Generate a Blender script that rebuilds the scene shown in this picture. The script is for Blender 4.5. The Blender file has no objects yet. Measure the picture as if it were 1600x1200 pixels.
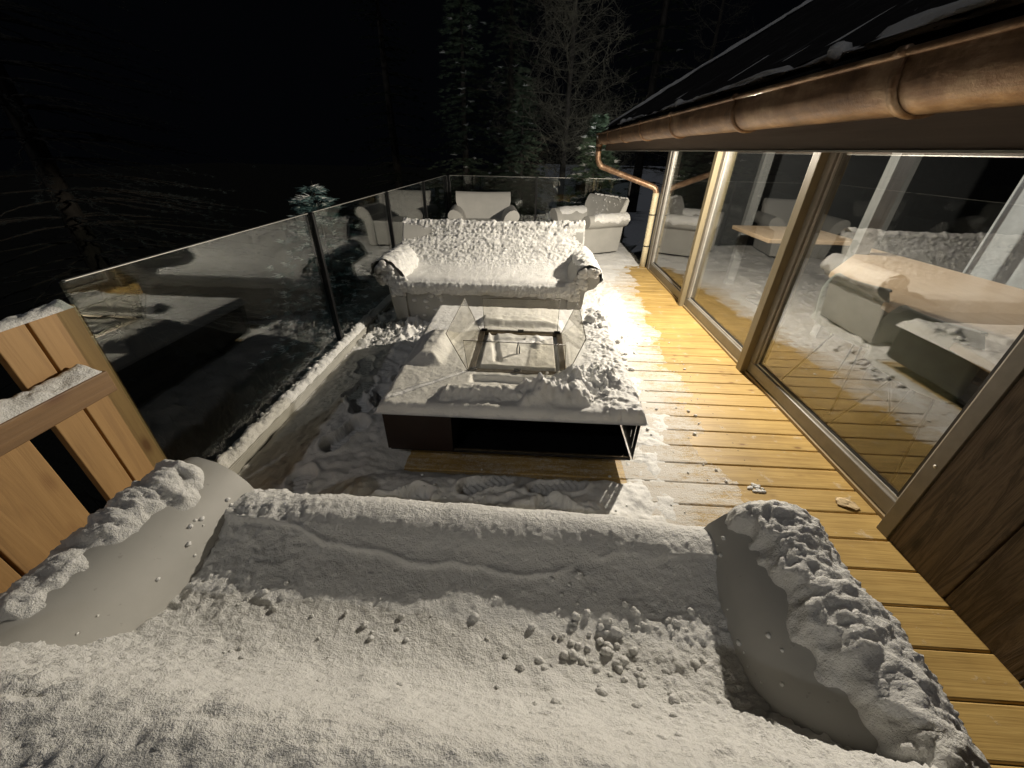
import bpy, math, random
import numpy as np
from mathutils import Vector, Matrix
random.seed(7)
R_ = math.radians
scene = bpy.context.scene
col = scene.collection

# ------------------------------------------------------------------ camera
EYE = 1.42
cam_d = bpy.data.cameras.new('camera')
cam = bpy.data.objects.new('camera', cam_d); col.objects.link(cam)
cam_d.sensor_width = 36; cam_d.lens = 36 * 600 / 1600
cam_d.clip_start = .02; cam_d.clip_end = 400
rows = ((0.99846909, -0.041947, 0.0360545), (0.05261109, 0.5190013, -0.85315282), (0.01707487, 0.85374358, 0.52041363))
mw = Matrix(rows).to_4x4(); mw.translation = (0, 0, EYE)
cam.matrix_world = mw
scene.camera = cam

# ------------------------------------------------------------------ world, fill lights, eave lamp
w = bpy.data.worlds.new('World'); scene.world = w; w.use_nodes = True
bg = w.node_tree.nodes['Background']
bg.inputs['Color'].default_value = (.35, .42, .6, 1); bg.inputs['Strength'].default_value = .0009

def lamp(name, kind, loc, energy, color, target=None, **kw):
    d = bpy.data.lights.new(name, kind); d.energy = energy; d.color = color
    for k, v in kw.items(): setattr(d, k, v)
    o = bpy.data.objects.new(name, d); col.objects.link(o); o.location = loc
    if target is not None:
        o.rotation_euler = (Vector(target) - Vector(loc)).to_track_quat('-Z', 'Y').to_euler()
    return o
lamp('fill_sun', 'SUN', (-4, -8, 9), .075, (.95, .96, 1.0), (0, 0, 0), angle=R_(1.2))  # unseen sun lamp added as dim fill for roof snow and trees
lamp('eave_light', 'POINT', (1.55, 3.45, 1.468), 245, (1.0, .90, .75), shadow_soft_size=.022)
el = bpy.data.lights['eave_light']; el.use_nodes = True; _n = el.node_tree.nodes; _f = _n.new('ShaderNodeLightFalloff')
_f.inputs['Strength'].default_value = 1.0; _f.inputs['Smooth'].default_value = 3.2
el.node_tree.links.new(_f.outputs['Quadratic'], _n['Emission'].inputs['Strength'])
lamp('room_light', 'POINT', (3.0, 2.6, 1.95), 9, (1.0, .90, .78), shadow_soft_size=.12)
lamp('tree_fill', 'SPOT', (2.5, 6.9, 1.9), 120, (.95, .98, .95), (-1.2, 14, 5.5), shadow_soft_size=.05, spot_size=R_(95), spot_blend=.6)  # unseen spot added behind the house corner to brighten the trees
lamp('tree_fill', 'SPOT', (-1.75, .9, -.3), 9, (.62, .9, 1.0), (-2.2, 4.0, .25), shadow_soft_size=.04, spot_size=R_(42), spot_blend=.5)  # unseen cool spot added to light the small spruce

vs = scene.view_settings
vs.view_transform = 'Standard'; vs.look = 'None'; vs.exposure = 1.3; vs.gamma = 1
scene.cycles.max_bounces = 8; scene.cycles.diffuse_bounces = 3; scene.cycles.glossy_bounces = 4
scene.cycles.transparent_max_bounces = 16; scene.cycles.transmission_bounces = 6
scene.cycles.sample_clamp_indirect = 3
scene.cycles.caustics_reflective = False; scene.cycles.caustics_refractive = False
try:
    scene.cycles.use_denoising = True
except Exception: pass

# ------------------------------------------------------------------ numpy noise
def _hash(ix, iy, iz, s):
    h = (ix.astype(np.int64) * 374761393 + iy.astype(np.int64) * 668265263 + iz.astype(np.int64) * 2147483647 + s * 1274126177) & 0xffffffff
    h = ((h ^ (h >> 13)) * 1274126177) & 0xffffffff
    h = h ^ (h >> 16)
    return (h & 0xffffff) / float(0xffffff)
def vnoise(x, y, z=None, s=0):
    x = np.asarray(x, float); y = np.asarray(y, float)
    z = np.zeros_like(x) if z is None else np.asarray(z, float) + 0 * x
    y = y + 0 * x; x = x + 0 * y; z = z + 0 * x
    xi, yi, zi = np.floor(x), np.floor(y), np.floor(z)
    fx, fy, fz = x - xi, y - yi, z - zi
    u, v, t = [f * f * f * (f * (f * 6 - 15) + 10) for f in (fx, fy, fz)]
    r = 0
    for a in (0, 1):
        for b in (0, 1):
            for c in (0, 1):
                r = r + _hash(xi + a, yi + b, zi + c, s) * (u if a else 1 - u) * (v if b else 1 - v) * (t if c else 1 - t)
    return r * 2 - 1
def fbm(x, y, z=None, f=1., o=4, s=0, g=.5):
    r = 0; a = 1; n = 0
    zz = 0 if z is None else z
    for k in range(o):
        r = r + a * vnoise(x * f, y * f, zz * f if z is not None else None, s + k * 17); n += a; a *= g; f *= 2.03
    return r / n
def lumps(x, y, z, cell, s=0, keep=1.0):
    """rounded crumbs: 1 at a crumb's centre, 0 beyond its radius"""
    X, Y, Z = x / cell, y / cell, z / cell
    xi, yi, zi = np.floor(X), np.floor(Y), np.floor(Z)
    best = np.zeros_like(X + Y + Z)
    for a in (-1, 0, 1):
        for b in (-1, 0, 1):
            for c in (-1, 0, 1):
                cx, cy, cz = xi + a, yi + b, zi + c
                px = cx + _hash(cx, cy, cz, s); py = cy + _hash(cx, cy, cz, s + 1); pz = cz + _hash(cx, cy, cz, s + 2)
                r = .45 + .55 * _hash(cx, cy, cz, s + 3)
                on = _hash(cx, cy, cz, s + 4) < keep
                d2 = (X - px) ** 2 + (Y - py) ** 2 + (Z - pz) ** 2
                val = np.sqrt(np.clip(1 - d2 / (r * r), 0, 1)) * r
                best = np.maximum(best, np.where(on, val, 0))
    return best
def billow(x, y, z, f, o=3, s=0, g=.5, warp=.35):
    wx = vnoise(x * f * .6, y * f * .6, z * f * .6, s + 91) * warp / f; wy = vnoise(x * f * .6, y * f * .6, z * f * .6, s + 92) * warp / f
    r = 0; a = 1; n = 0
    for k in range(o):
        r = r + a * np.abs(vnoise((x + wx) * f, (y + wy) * f, (z + wx) * f, s + k * 13)); n += a; a *= g; f *= 1.93
    return r / n
def sstep(a, b, x):
    t = np.clip((x - a) / (b - a), 0, 1); return t * t * (3 - 2 * t)

# ------------------------------------------------------------------ mesh collector
class MB:
    def __init__(s): s.v = []; s.f = []; s.sm = []
    def add(s, vs, fs, smooth=False):
        n = len(s.v); s.v.extend([tuple(map(float, p)) for p in vs])
        for f in fs: s.f.append(tuple(int(i) + n for i in f)); s.sm.append(smooth)
        return s
    def box(s, a, b, M=None):
        (x0, y0, z0), (x1, y1, z1) = a, b
        P = [Vector(p) for p in ((x0,y0,z0),(x1,y0,z0),(x1,y1,z0),(x0,y1,z0),(x0,y0,z1),(x1,y0,z1),(x1,y1,z1),(x0,y1,z1))]
        if M is not None: P = [M @ p for p in P]
        return s.add(P, ((0,3,2,1),(4,5,6,7),(0,1,5,4),(1,2,6,5),(2,3,7,6),(3,0,4,7)))
    def prism(s, bot, top):
        n = len(bot)
        return s.add(list(bot) + list(top), [tuple(range(n))[::-1], tuple(range(n, 2*n))] + [(i, (i+1) % n, n + (i+1) % n, n + i) for i in range(n)])
    def tube(s, path, rad, n=12, cap=True):
        path = [Vector(p) for p in path]
        if not hasattr(rad, '__len__'): rad = [rad] * len(path)
        vs, fs = [], []; up = None
        for i, p in enumerate(path):
            t = (path[min(i+1, len(path)-1)] - path[max(i-1, 0)]).normalized()
            if up is None:
                up = t.orthogonal().normalized()
            else:
                up = (up - t * up.dot(t))
                up = up.normalized() if up.length > 1e-6 else t.orthogonal().normalized()
            q = t.cross(up)
            for k in range(n):
                a = 2 * math.pi * k / n
                vs.append(p + (up * math.cos(a) + q * math.sin(a)) * rad[i])
        for i in range(len(path) - 1):
            for k in range(n):
                a, b = i*n + k, i*n + (k+1) % n
                fs.append((a, b, b + n, a + n))
        if cap: fs.append(tuple(range(n))[::-1]); fs.append(tuple(range((len(path)-1)*n, len(path)*n)))
        return s.add(vs, fs, True)
    def grid(s, P, keep=None):
        ny, nx, _ = P.shape
        idx = np.arange(ny * nx).reshape(ny, nx)
        F = np.stack([idx[:-1, :-1], idx[:-1, 1:], idx[1:, 1:], idx[1:, :-1]], -1).reshape(-1, 4)
        V = P.reshape(-1, 3)
        if keep is not None:
            k = keep.reshape(-1)[F].any(1); F = F[k]
            used = np.unique(F); mp = -np.ones(len(V), int); mp[used] = np.arange(len(used)); V = V[used]; F = mp[F]
        return s.add(V.tolist(), F.tolist(), True)
    def ball(s, c, r, seed=0, sq=(1, 1, 1), n=8, rough=.25):
        th = np.linspace(0, math.pi, n)[:, None]; ph = np.linspace(0, 2*math.pi, 2*n + 1)[None, :-1]
        x, y, z = np.sin(th)*np.cos(ph), np.sin(th)*np.sin(ph), np.cos(th) + 0*ph
        d = 1 + rough * fbm(x + seed*3.1, y, z, f=1.7, o=3, s=seed)
        P = np.stack([c[0] + r*sq[0]*x*d, c[1] + r*sq[1]*y*d, c[2] + r*sq[2]*z*d], -1)
        m = 2*n
        vs = [P[0, 0]] + P[1:-1].reshape(-1, 3).tolist() + [P[-1, 0]]
        fs = [(0, 1 + k, 1 + (k+1) % m) for k in range(m)]
        for i in range(n - 3):
            for k in range(m): a = 1 + i*m + k; b = 1 + i*m + (k+1) % m; fs.append((a, a + m, b + m, b))
        e = len(vs) - 1
        fs += [(e, 1 + (n-3)*m + (k+1) % m, 1 + (n-3)*m + k) for k in range(m)]
        return s.add(vs, fs, True)

def obj(name, mb, mat, parent=None, local=False, bevel=0, seg=2):
    me = bpy.data.meshes.new(name)
    off = Vector((0, 0, 0)) if (parent is None or local) else parent.get('_org', None)
    V = mb.v
    if parent is not None and not local:
        L = world_loc(parent); V = [(x - L[0], y - L[1], z - L[2]) for x, y, z in V]
    me.from_pydata(V, [], mb.f); me.validate()
    if len(me.polygons) == len(mb.sm): me.polygons.foreach_set('use_smooth', mb.sm)
    me.materials.append(mat)
    o = bpy.data.objects.new(name, me); col.objects.link(o)
    if parent is not None: o.parent = parent
    if bevel:
        b = o.modifiers.new('bevel', 'BEVEL'); b.width = bevel; b.segments = seg; b.limit_method = 'ANGLE'; b.angle_limit = R_(38)
        b.harden_normals = False
    return o
def world_loc(o):
    L = Vector((0, 0, 0))
    while o is not None: L += Vector(o.location); o = o.parent
    return L
def tag(o, label=None, cat=None, group=None, kind=None):
    if label: o['label'] = label
    if cat: o['category'] = cat
    if group: o['group'] = group
    if kind: o['kind'] = kind
    return o
def thing(name, label, cat, loc=(0, 0, 0), rz=0, group=None):
    o = bpy.data.objects.new(name, None); col.objects.link(o); o.empty_display_size = .1
    o.location = loc; o.rotation_euler = (0, 0, rz); return tag(o, label, cat, group)
def struct(name, mb, mat): return tag(obj(name, mb, mat), kind='structure')

# ------------------------------------------------------------------ materials
class NT:
    def __init__(s, name):
        s.m = bpy.data.materials.new(name); s.m.use_nodes = True; s.n = s.m.node_tree.nodes; s.l = s.m.node_tree.links
        s.p = s.n['Principled BSDF']; s.out = s.n['Material Output']
    def node(s, t, **kw):
        x = s.n.new(t)
        for k, v in kw.items():
            if k in x.inputs: x.inputs[k].default_value = v
            else: setattr(x, k, v)
        return x
    def link(s, a, b): s.l.new(a, b)
    def coord(s, scale=(1, 1, 1), rot=(0, 0, 0)):
        t = s.node('ShaderNodeTexCoord'); m = s.node('ShaderNodeMapping'); s.link(t.outputs['Object'], m.inputs[0])
        m.inputs['Scale'].default_value = scale; m.inputs['Rotation'].default_value = rot; return m.outputs[0]
    def noise(s, vec, scale, detail=4, rough=.5, dist=0):
        x = s.node('ShaderNodeTexNoise'); x.inputs['Scale'].default_value = scale; x.inputs['Detail'].default_value = detail
        x.inputs['Roughness'].default_value = rough; x.inputs['Distortion'].default_value = dist; s.link(vec, x.inputs['Vector']); return x.outputs[0]
    def ramp(s, fac, pts):
        r = s.node('ShaderNodeValToRGB'); e = r.color_ramp.elements
        while len(e) < len(pts): e.new(.5)
        for i, (p, c) in enumerate(pts):
            e[i].position = p; e[i].color = (*c, 1) if hasattr(c, '__len__') else (c, c, c, 1)
        s.link(fac, r.inputs[0]); return r.outputs[0]
    def math(s, op, a, b=0.0, c=None, clamp=False):
        x = s.node('ShaderNodeMath'); x.operation = op; x.use_clamp = clamp
        for i, q in enumerate((a, b) if c is None else (a, b, c)):
            if isinstance(q, (int, float)): x.inputs[i].default_value = q
            else: s.link(q, x.inputs[i])
        return x.outputs[0]
    def mix(s, fac, a, b, blend='MIX'):
        x = s.node('ShaderNodeMix'); x.data_type = 'RGBA'; x.blend_type = blend
        for i, q in ((0, fac), (6, a), (7, b)):
            if isinstance(q, (int, float)): x.inputs[i].default_value = q
            elif hasattr(q, '__len__'): x.inputs[i].default_value = (*q, 1)
            else: s.link(q, x.inputs[i])
        return x.outputs[2]
    def bump(s, h, strength=.5, dist=.01, normal=None):
        b = s.node('ShaderNodeBump'); b.inputs['Strength'].default_value = strength; b.inputs['Distance'].default_value = dist
        s.link(h, b.inputs['Height'])
        if normal is not None: s.link(normal, b.inputs['Normal'])
        return b.outputs[0]
    def set(s, **kw):
        for k, v in kw.items():
            k = k.replace('_', ' ')
            if isinstance(v, (int, float)) : s.p.inputs[k].default_value = v
            elif isinstance(v, tuple): s.p.inputs[k].default_value = (*v, 1) if len(v) == 3 else v
            else: s.link(v, s.p.inputs[k])
        return s

def mat_snow(name, base=(.77, .765, .74), b1=.6, fine=260, d1=.006):
    t = NT(name); c = t.coord()
    n1 = t.noise(c, 80, 5, .65); n2 = t.noise(c, fine, 3, .7)
    h = t.math('ADD', n1, t.math('MULTIPLY', n2, .45))
    cc = t.ramp(t.noise(c, 9, 4), [(.3, tuple(x * .93 for x in base)), (.7, base)])
    t.set(Base_Color=cc, Roughness=.62, Normal=t.bump(h, b1, d1))
    t.p.inputs['Subsurface Weight'].default_value = .25
    t.p.inputs['Subsurface Radius'].default_value = (.012, .012, .014)
    t.p.inputs['Subsurface Scale'].default_value = 1.0
    v = t.node('ShaderNodeTexVoronoi'); v.inputs['Scale'].default_value = 420; t.link(c, v.inputs['Vector'])
    wn = t.math('GREATER_THAN', t.noise(v.outputs['Position'], 977, 0), .74)
    near = t.math('LESS_THAN', v.outputs['Distance'], .35)
    spark = t.math('MULTIPLY', wn, near)
    t.set(Roughness=t.math('SUBTRACT', .62, t.math('MULTIPLY', spark, .45)))
    return t.m
SNOW = mat_snow('snow')
SNOWC = mat_snow('coarse_snow', b1=.8, d1=.011)

def mat_resin():
    t = NT('grey_resin'); c = t.coord()
    cc = t.ramp(t.noise(c, 5, 5, .6), [(.3, (.36, .355, .33)), (.7, (.43, .42, .39))])
    sp = t.math('GREATER_THAN', t.noise(c, 60, 2), .72)
    cc = t.mix(t.math('MULTIPLY', sp, .35), cc, (.2, .19, .17))
    t.set(Base_Color=cc, Roughness=.55, Normal=t.bump(t.noise(c, 500, 2), .12, .001)); return t.m
RESIN = mat_resin()

def mat_deck():
    t = NT('pine_deck'); c = t.coord()
    sx = t.node('ShaderNodeSeparateXYZ'); t.link(c, sx.inputs[0])
    X, Y = sx.outputs[0], sx.outputs[1]
    idx = t.math('FLOOR', t.math('DIVIDE', t.math('ADD', Y, 10.0), .145))
    wn = t.node('ShaderNodeTexWhiteNoise'); wn.noise_dimensions = '1D'; t.link(idx, wn.inputs['W']); rnd = wn.outputs['Value']
    cb = t.node('ShaderNodeCombineXYZ')
    t.link(t.math('MULTIPLY', t.math('ADD', X, t.math('MULTIPLY', rnd, 37.0)), 1.3), cb.inputs[0])
    t.link(t.math('MULTIPLY', Y, 26.0), cb.inputs[1]); t.link(rnd, cb.inputs[2])
    g = t.noise(cb.outputs[0], 1.6, 6, .62, .7)
    cb2 = t.node('ShaderNodeCombineXYZ')
    t.link(t.math('MULTIPLY', t.math('ADD', X, t.math('MULTIPLY', rnd, 11.0)), 3.0), cb2.inputs[0])
    t.link(t.math('MULTIPLY', Y, 160.0), cb2.inputs[1]); t.link(rnd, cb2.inputs[2])
    fine = t.noise(cb2.outputs[0], 1.0, 3, .6)
    base = t.ramp(g, [(.25, (.33, .205, .062)), (.48, (.49, .325, .105)), (.62, (.57, .39, .135)), (.8, (.43, .275, .085))])
    base = t.mix(t.math('MULTIPLY', rnd, .4), base, (.58, .40, .145))
    base = t.mix(t.math('MULTIPLY', t.ramp(fine, [(.35, 1.0), (.55, 0.0)]), .28), base, (.17, .085, .025))
    wet = t.ramp(t.noise(c, 2.1, 4, .6), [(.35, .55), (.6, 1.0)]); base = t.mix(.5, base, wet, 'MULTIPLY')
    # knots
    v = t.node('ShaderNodeTexVoronoi'); v.inputs['Scale'].default_value = 1.0
    cb3 = t.node('ShaderNodeCombineXYZ'); t.link(t.math('MULTIPLY', X, 4.2), cb3.inputs[0]); t.link(t.math('MULTIPLY', Y, 9.5), cb3.inputs[1])
    t.link(cb3.outputs[0], v.inputs['Vector'])
    kn = t.ramp(v.outputs['Distance'], [(.05, 1.0), (.10, .25), (.17, 0.0)])
    base = t.mix(t.math('MULTIPLY', kn, .75), base, (.15, .065, .02))
    # screw heads, two rows per joist
    fx = t.math('SUBTRACT', t.math('FRACT', t.math('DIVIDE', t.math('ADD', X, 10.07), .55)), .5)
    fy = t.math('ABSOLUTE', t.math('SUBTRACT', t.math('FRACT', t.math('DIVIDE', t.math('ADD', Y, 10.0), .145)), .5))
    fx = t.math('MULTIPLY', fx, .55); fy = t.math('MULTIPLY', t.math('SUBTRACT', fy, .27), .145)
    sc = t.math('LESS_THAN', t.math('ADD', t.math('MULTIPLY', fx, fx), t.math('MULTIPLY', fy, fy)), .0000145)
    base = t.mix(t.math('MULTIPLY', sc, .85), base, (.05, .035, .02))
    # trodden snow dust
    d1 = t.noise(c, 3.2, 5, .6); d2 = t.noise(t.coord((1, 2.2, 1)), 26, 5, .75); d3 = t.noise(c, 130, 3, .7)
    edge = t.math('ADD', X, t.math('MULTIPLY', t.math('SUBTRACT', d1, .5), -.7))
    edge = t.math('SUBTRACT', edge, t.math('MULTIPLY', t.math('SUBTRACT', Y, 1.3), .085))
    reg = t.ramp(edge, [(.66, 1.0), (1.0, .52), (1.34, .0)])
    bare = t.math('MULTIPLY', t.math('MULTIPLY', t.math('LESS_THAN', X, .53), t.math('GREATER_THAN', Y, 1.36)), t.math('LESS_THAN', Y, 2.92))
    reg = t.math('MULTIPLY', reg, t.math('SUBTRACT', 1.0, t.math('MULTIPLY', bare, .62)))
    far = t.math('MULTIPLY', t.math('SUBTRACT', Y, 4.3), .22, clamp=True)
    reg = t.math('ADD', reg, far)
    streak = t.noise(t.coord((.35, 1.6, 1)), 9, 5, .7)
    nz = t.math('ADD', t.math('MULTIPLY', t.math('SUBTRACT', d2, .5), 1.9), t.math('ADD', t.math('MULTIPLY', t.math('SUBTRACT', d3, .5), 1.3), t.math('MULTIPLY', t.math('SUBTRACT', streak, .5), 1.8)))
    dust = t.math('ADD', t.math('SUBTRACT', reg, .34), t.math('MULTIPLY', nz, t.math('ADD', .45, t.math('MULTIPLY', reg, .4))))
    m = t.ramp(dust, [(.0, 0.0), (.28, .5), (.55, .86)])
    fr = t.math('MULTIPLY', t.ramp(t.noise(c, 9, 6, .7), [(.60, 0.0), (.72, .45)]), 1.0)
    m = t.math('MAXIMUM', m, fr)
    base = t.mix(m, base, (.70, .685, .65))
    hgt = t.math('ADD', t.math('MULTIPLY', g, .5), t.math('ADD', t.math('MULTIPLY', fine, .35), t.math('MULTIPLY', t.math('MULTIPLY', m, d3), 2.0)))
    t.set(Base_Color=base, Roughness=t.math('ADD', .50, t.math('MULTIPLY', m, .25)), Normal=t.bump(hgt, .5, .004))
    t.p.inputs['Specular IOR Level'].default_value = .35
    return t.m
DECK = mat_deck()

def mat_wood(name, axis, cols, grain=26, bump=.5, knots=None, board=None, dist=.004, rough=.6):
    """grain runs along axis 0/1/2; board = (axis, pitch) gives each board its own tone"""
    t = NT(name); c = t.coord()
    sx = t.node('ShaderNodeSeparateXYZ'); t.link(c, sx.inputs[0])
    o = [sx.outputs[0], sx.outputs[1], sx.outputs[2]]
    rnd = None
    if board:
        idx = t.math('FLOOR', t.math('DIVIDE', t.math('ADD', o[board[0]], 10.0), board[1]))
        wn = t.node('ShaderNodeTexWhiteNoise'); wn.noise_dimensions = '1D'; t.link(idx, wn.inputs['W']); rnd = wn.outputs['Value']
    cb = t.node('ShaderNodeCombineXYZ')
    for i in range(3):
        q = t.math('MULTIPLY', o[i], 1.3 if i == axis else grain)
        if i == axis and rnd is not None: q = t.math('ADD', q, t.math('MULTIPLY', rnd, 31.0))
        t.link(q, cb.inputs[i])
    g = t.noise(cb.outputs[0], 1.4, 7, .65, .9)
    n = len(cols)
    base = t.ramp(g, [(.22 + .56 * i / (n - 1), cc) for i, cc in enumerate(cols)])
    if rnd is not None: base = t.mix(t.math('MULTIPLY', rnd, .45), base, cols[-1])
    if knots:
        v = t.node('ShaderNodeTexVoronoi'); v.inputs['Scale'].default_value = 1.0
        cb3 = t.node('ShaderNodeCombineXYZ')
        for i in range(3): t.link(t.math('MULTIPLY', o[i], 3.2 if i == axis else 7.5), cb3.inputs[i])
        t.link(cb3.outputs[0], v.inputs['Vector'])
        base = t.mix(t.ramp(v.outputs['Distance'], [(.06, .8), (.13, .3), (.2, 0.0)]), base, knots)
    t.set(Base_Color=base, Roughness=rough, Normal=t.bump(g, bump, dist)); return t.m
BARN = mat_wood('dark_barn_wood', 2, [(.022, .017, .013), (.17, .13, .10), (.03, .023, .018), (.15, .115, .088), (.035, .026, .02), (.33, .26, .20)], 17, 1.0, (.012, .008, .006), (1, .27), .012, .7)
FENCEW = mat_wood('larch_boards', 2, [(.17, .09, .033), (.33, .19, .07), (.43, .26, .105)], 22, .4, (.14, .05, .015), (1, .14), .003)
RAILW = mat_wood('larch_rail', 1, [(.15, .085, .036), (.26, .15, .065)], 30, .4, (.12, .05, .02))
POSTW = mat_wood('pale_post_wood', 2, [(.17, .14, .085), (.25, .21, .13), (.21, .17, .10)], 40, .25)
FASCW = mat_wood('dark_fascia', 1, [(.15, .115, .09), (.21, .17, .135)], 30, .3)
TABLEW = mat_wood('oak_tabletop', 1, [(.40, .27, .17), (.52, .38, .26), (.58, .45, .33)], 18, .15, rough=.35)
BEAMW = mat_wood('grey_beam_wood', 2, [(.12, .125, .13), (.22, .22, .225)], 26, .4)
SILLW = mat_wood('weathered_sill', 1, [(.22, .16, .08), (.4, .3, .16)], 40, .5)

def simple(name, colr, rough=.5, metal=0, nz=None, bump=0, bd=.002, var=.12):
    t = NT(name); c = t.coord()
    n = t.noise(c, nz or 14, 5, .6)
    cc = t.ramp(n, [(.3, tuple(x * (1 - var) for x in colr)), (.7, tuple(min(1, x * (1 + var)) for x in colr))])
    t.set(Base_Color=cc, Roughness=rough, Metallic=metal)
    if bump: t.set(Normal=t.bump(t.noise(c, (nz or 14) * 8, 4, .6), bump, bd))
    return t.m
ALU = simple('bronze_window_frame', (.21, .195, .17), .42, .15)
ALUL = simple('pale_glazing_bead', (.55, .54, .5), .35, .4)
BLACK = simple('black_steel', (.012, .012, .013), .28, .3)
BROWN = simple('brown_lacquer_panel', (.017, .009, .0065), .35)
GASK = simple('black_gasket', (.012, .012, .014), .5)
KERB = simple('pale_metal_kerb', (.40, .39, .35), .5, .0, 8, .2)
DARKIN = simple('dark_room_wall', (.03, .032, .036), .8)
CREAM = simple('cream_pipe', (.62, .54, .36), .45, 0, 40, .3, .001, .2)
STEEL = simple('burner_steel', (.16, .13, .09), .35, .8, 30, .3, .001, .4)
CHAIRM = simple('sage_chair_shell', (.16, .20, .18), .45)
GROUNDD = None
ICEG = simple('pale_resin_grey', (.5, .5, .48), .6)
def mat_copper():
    t = NT('weathered_copper'); c = t.coord()
    n = t.noise(c, 7, 6, .65); n2 = t.noise(t.coord((1, .25, 1)), 40, 4, .6)
    cc = t.ramp(t.math('ADD', t.math('MULTIPLY', n, .6), t.math('MULTIPLY', n2, .4)), [(.32, (.11, .062, .038)), (.5, (.28, .17, .10)), (.66, (.52, .37, .24))])
    t.set(Base_Color=cc, Metallic=.6, Roughness=t.ramp(n2, [(.3, .3), (.7, .5)]), Normal=t.bump(t.math('ADD', n2, t.noise(c, 60, 4, .7)), .4, .004)); return t.m
COPPER = mat_copper()
def mat_tile():
    t = NT('roof_tiles'); c = t.coord()
    fr = t.ramp(t.noise(t.coord((1.2, 9, 1.2)), 3.4, 6, .7), [(.56, 0.0), (.78, .30)])
    t.set(Base_Color=t.mix(fr, t.ramp(t.noise(c, 20, 5), [(.3, (.010, .009, .009)), (.7, (.022, .02, .019))]), (.5, .5, .5)), Roughness=.75, Normal=t.bump(t.noise(c, 60, 4), .4, .004)); return t.m
TILE = mat_tile()
def mat_glass(name, ior, tint, smudge=.0):
    t = NT(name); t.n.remove(t.p)
    tr = t.node('ShaderNodeBsdfTransparent'); tr.inputs[0].default_value = (*tint, 1)
    gl = t.node('ShaderNodeBsdfGlossy'); gl.inputs['Roughness'].default_value = 0.0; gl.inputs[0].default_value = (1, 1, 1, 1)
    fr = t.node('ShaderNodeFresnel'); fr.inputs['IOR'].default_value = ior
    # the same reflectance from both sides of the pane
    geo = t.node('ShaderNodeNewGeometry')
    iv = t.math('DIVIDE', 1.0, ior)
    q = t.node('ShaderNodeMix'); q.data_type = 'FLOAT'; t.link(geo.outputs['Backfacing'], q.inputs[0]); q.inputs[2].default_value = ior
    q.inputs[3].default_value = 1 / ior
    t.link(q.outputs[0], fr.inputs['IOR'])
    mx = t.node('ShaderNodeMixShader'); t.link(fr.outputs[0], mx.inputs[0]); t.link(tr.outputs[0], mx.inputs[1]); t.link(gl.outputs[0], mx.inputs[2])
    res = mx.outputs[0]
    if smudge:
        df = t.node('ShaderNodeBsdfDiffuse'); df.inputs[0].default_value = (.7, .72, .72, 1)
        c = t.coord((1, 1, .6)); f = t.math('MULTIPLY', t.ramp(t.noise(c, 6, 6, .65), [(.35, .15), (.75, 1.0)]), smudge)
        m2 = t.node('ShaderNodeMixShader'); t.link(f, m2.inputs[0]); t.link(res, m2.inputs[1]); t.link(df.outputs[0], m2.inputs[2]); res = m2.outputs[0]
    t.link(res, t.out.inputs[0]); return t.m
WGLASS = mat_glass('window_glass', 2.05, (.93, .94, .93), .0008)
FGLASS = mat_glass('fence_glass', 1.78, (.80, .84, .82), .0)
SGLASS = mat_glass('wind_glass', 1.42, (.97, .96, .93), .05)
def mat_bark(name, c0, c1):
    t = NT(name); c = t.coord((1, 1, .3))
    t.set(Base_Color=t.ramp(t.noise(c, 14, 5), [(.3, c0), (.7, c1)]), Roughness=.85, Normal=t.bump(t.noise(c, 30, 4), .6, .02)); return t.m
BARK = mat_bark('spruce_bark', (.02, .017, .013), (.05, .042, .034))
LARCH = mat_bark('larch_bark', (.09, .08, .058), (.18, .165, .12))
def mat_needle(name, c0, c1):
    t = NT(name); c = t.coord()
    t.set(Base_Color=t.ramp(t.noise(c, 4, 4), [(.3, c0), (.7, c1)]), Roughness=.9); t.p.inputs['Specular IOR Level'].default_value = .08; return t.m
NEEDLE = mat_needle('spruce_needles', (.045, .065, .045), (.10, .13, .085))
NEEDLED = mat_needle('dark_spruce_needles', (.014, .022, .014), (.03, .045, .026))
NEEDLEF = mat_needle('frosted_needles', (.02, .026, .026), (.10, .125, .125))
NEEDLEC = mat_needle('lit_rime_needles', (.05, .09, .085), (.20, .30, .30))  # rime colour with the cyan light on the spruce painted in
NEEDLEG = mat_needle('young_pine_needles', (.045, .068, .045), (.09, .125, .08))
def mat_ground():
    t = NT('snowy_ground'); c = t.coord()
    sx = t.node('ShaderNodeSeparateXYZ'); t.link(c, sx.inputs[0])
    n = t.noise(c, 1.3, 7, .65)
    f = t.math('ADD', t.math('MULTIPLY', t.math('ADD', sx.outputs[0], 2.2), .5), t.math('SUBTRACT', n, .35))
    f = t.math('SUBTRACT', f, t.math('MULTIPLY', t.math('SUBTRACT', sx.outputs[1], 8.2), .35, clamp=True))
    m = t.ramp(f, [(.3, 0.0), (.65, 1.0)])
    n2 = t.ramp(t.noise(c, 18, 6, .7), [(.35, (.006, .007, .004)), (.7, (.018, .017, .010))])
    t.set(Base_Color=t.mix(m, n2, (.66, .69, .74)), Roughness=.8, Normal=t.bump(t.noise(c, 12, 6, .65), .7, .05)); return t.m
GROUND = mat_ground()
GRASS = mat_needle('dry_grass', (.03, .03, .015), (.07, .065, .035))

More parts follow.
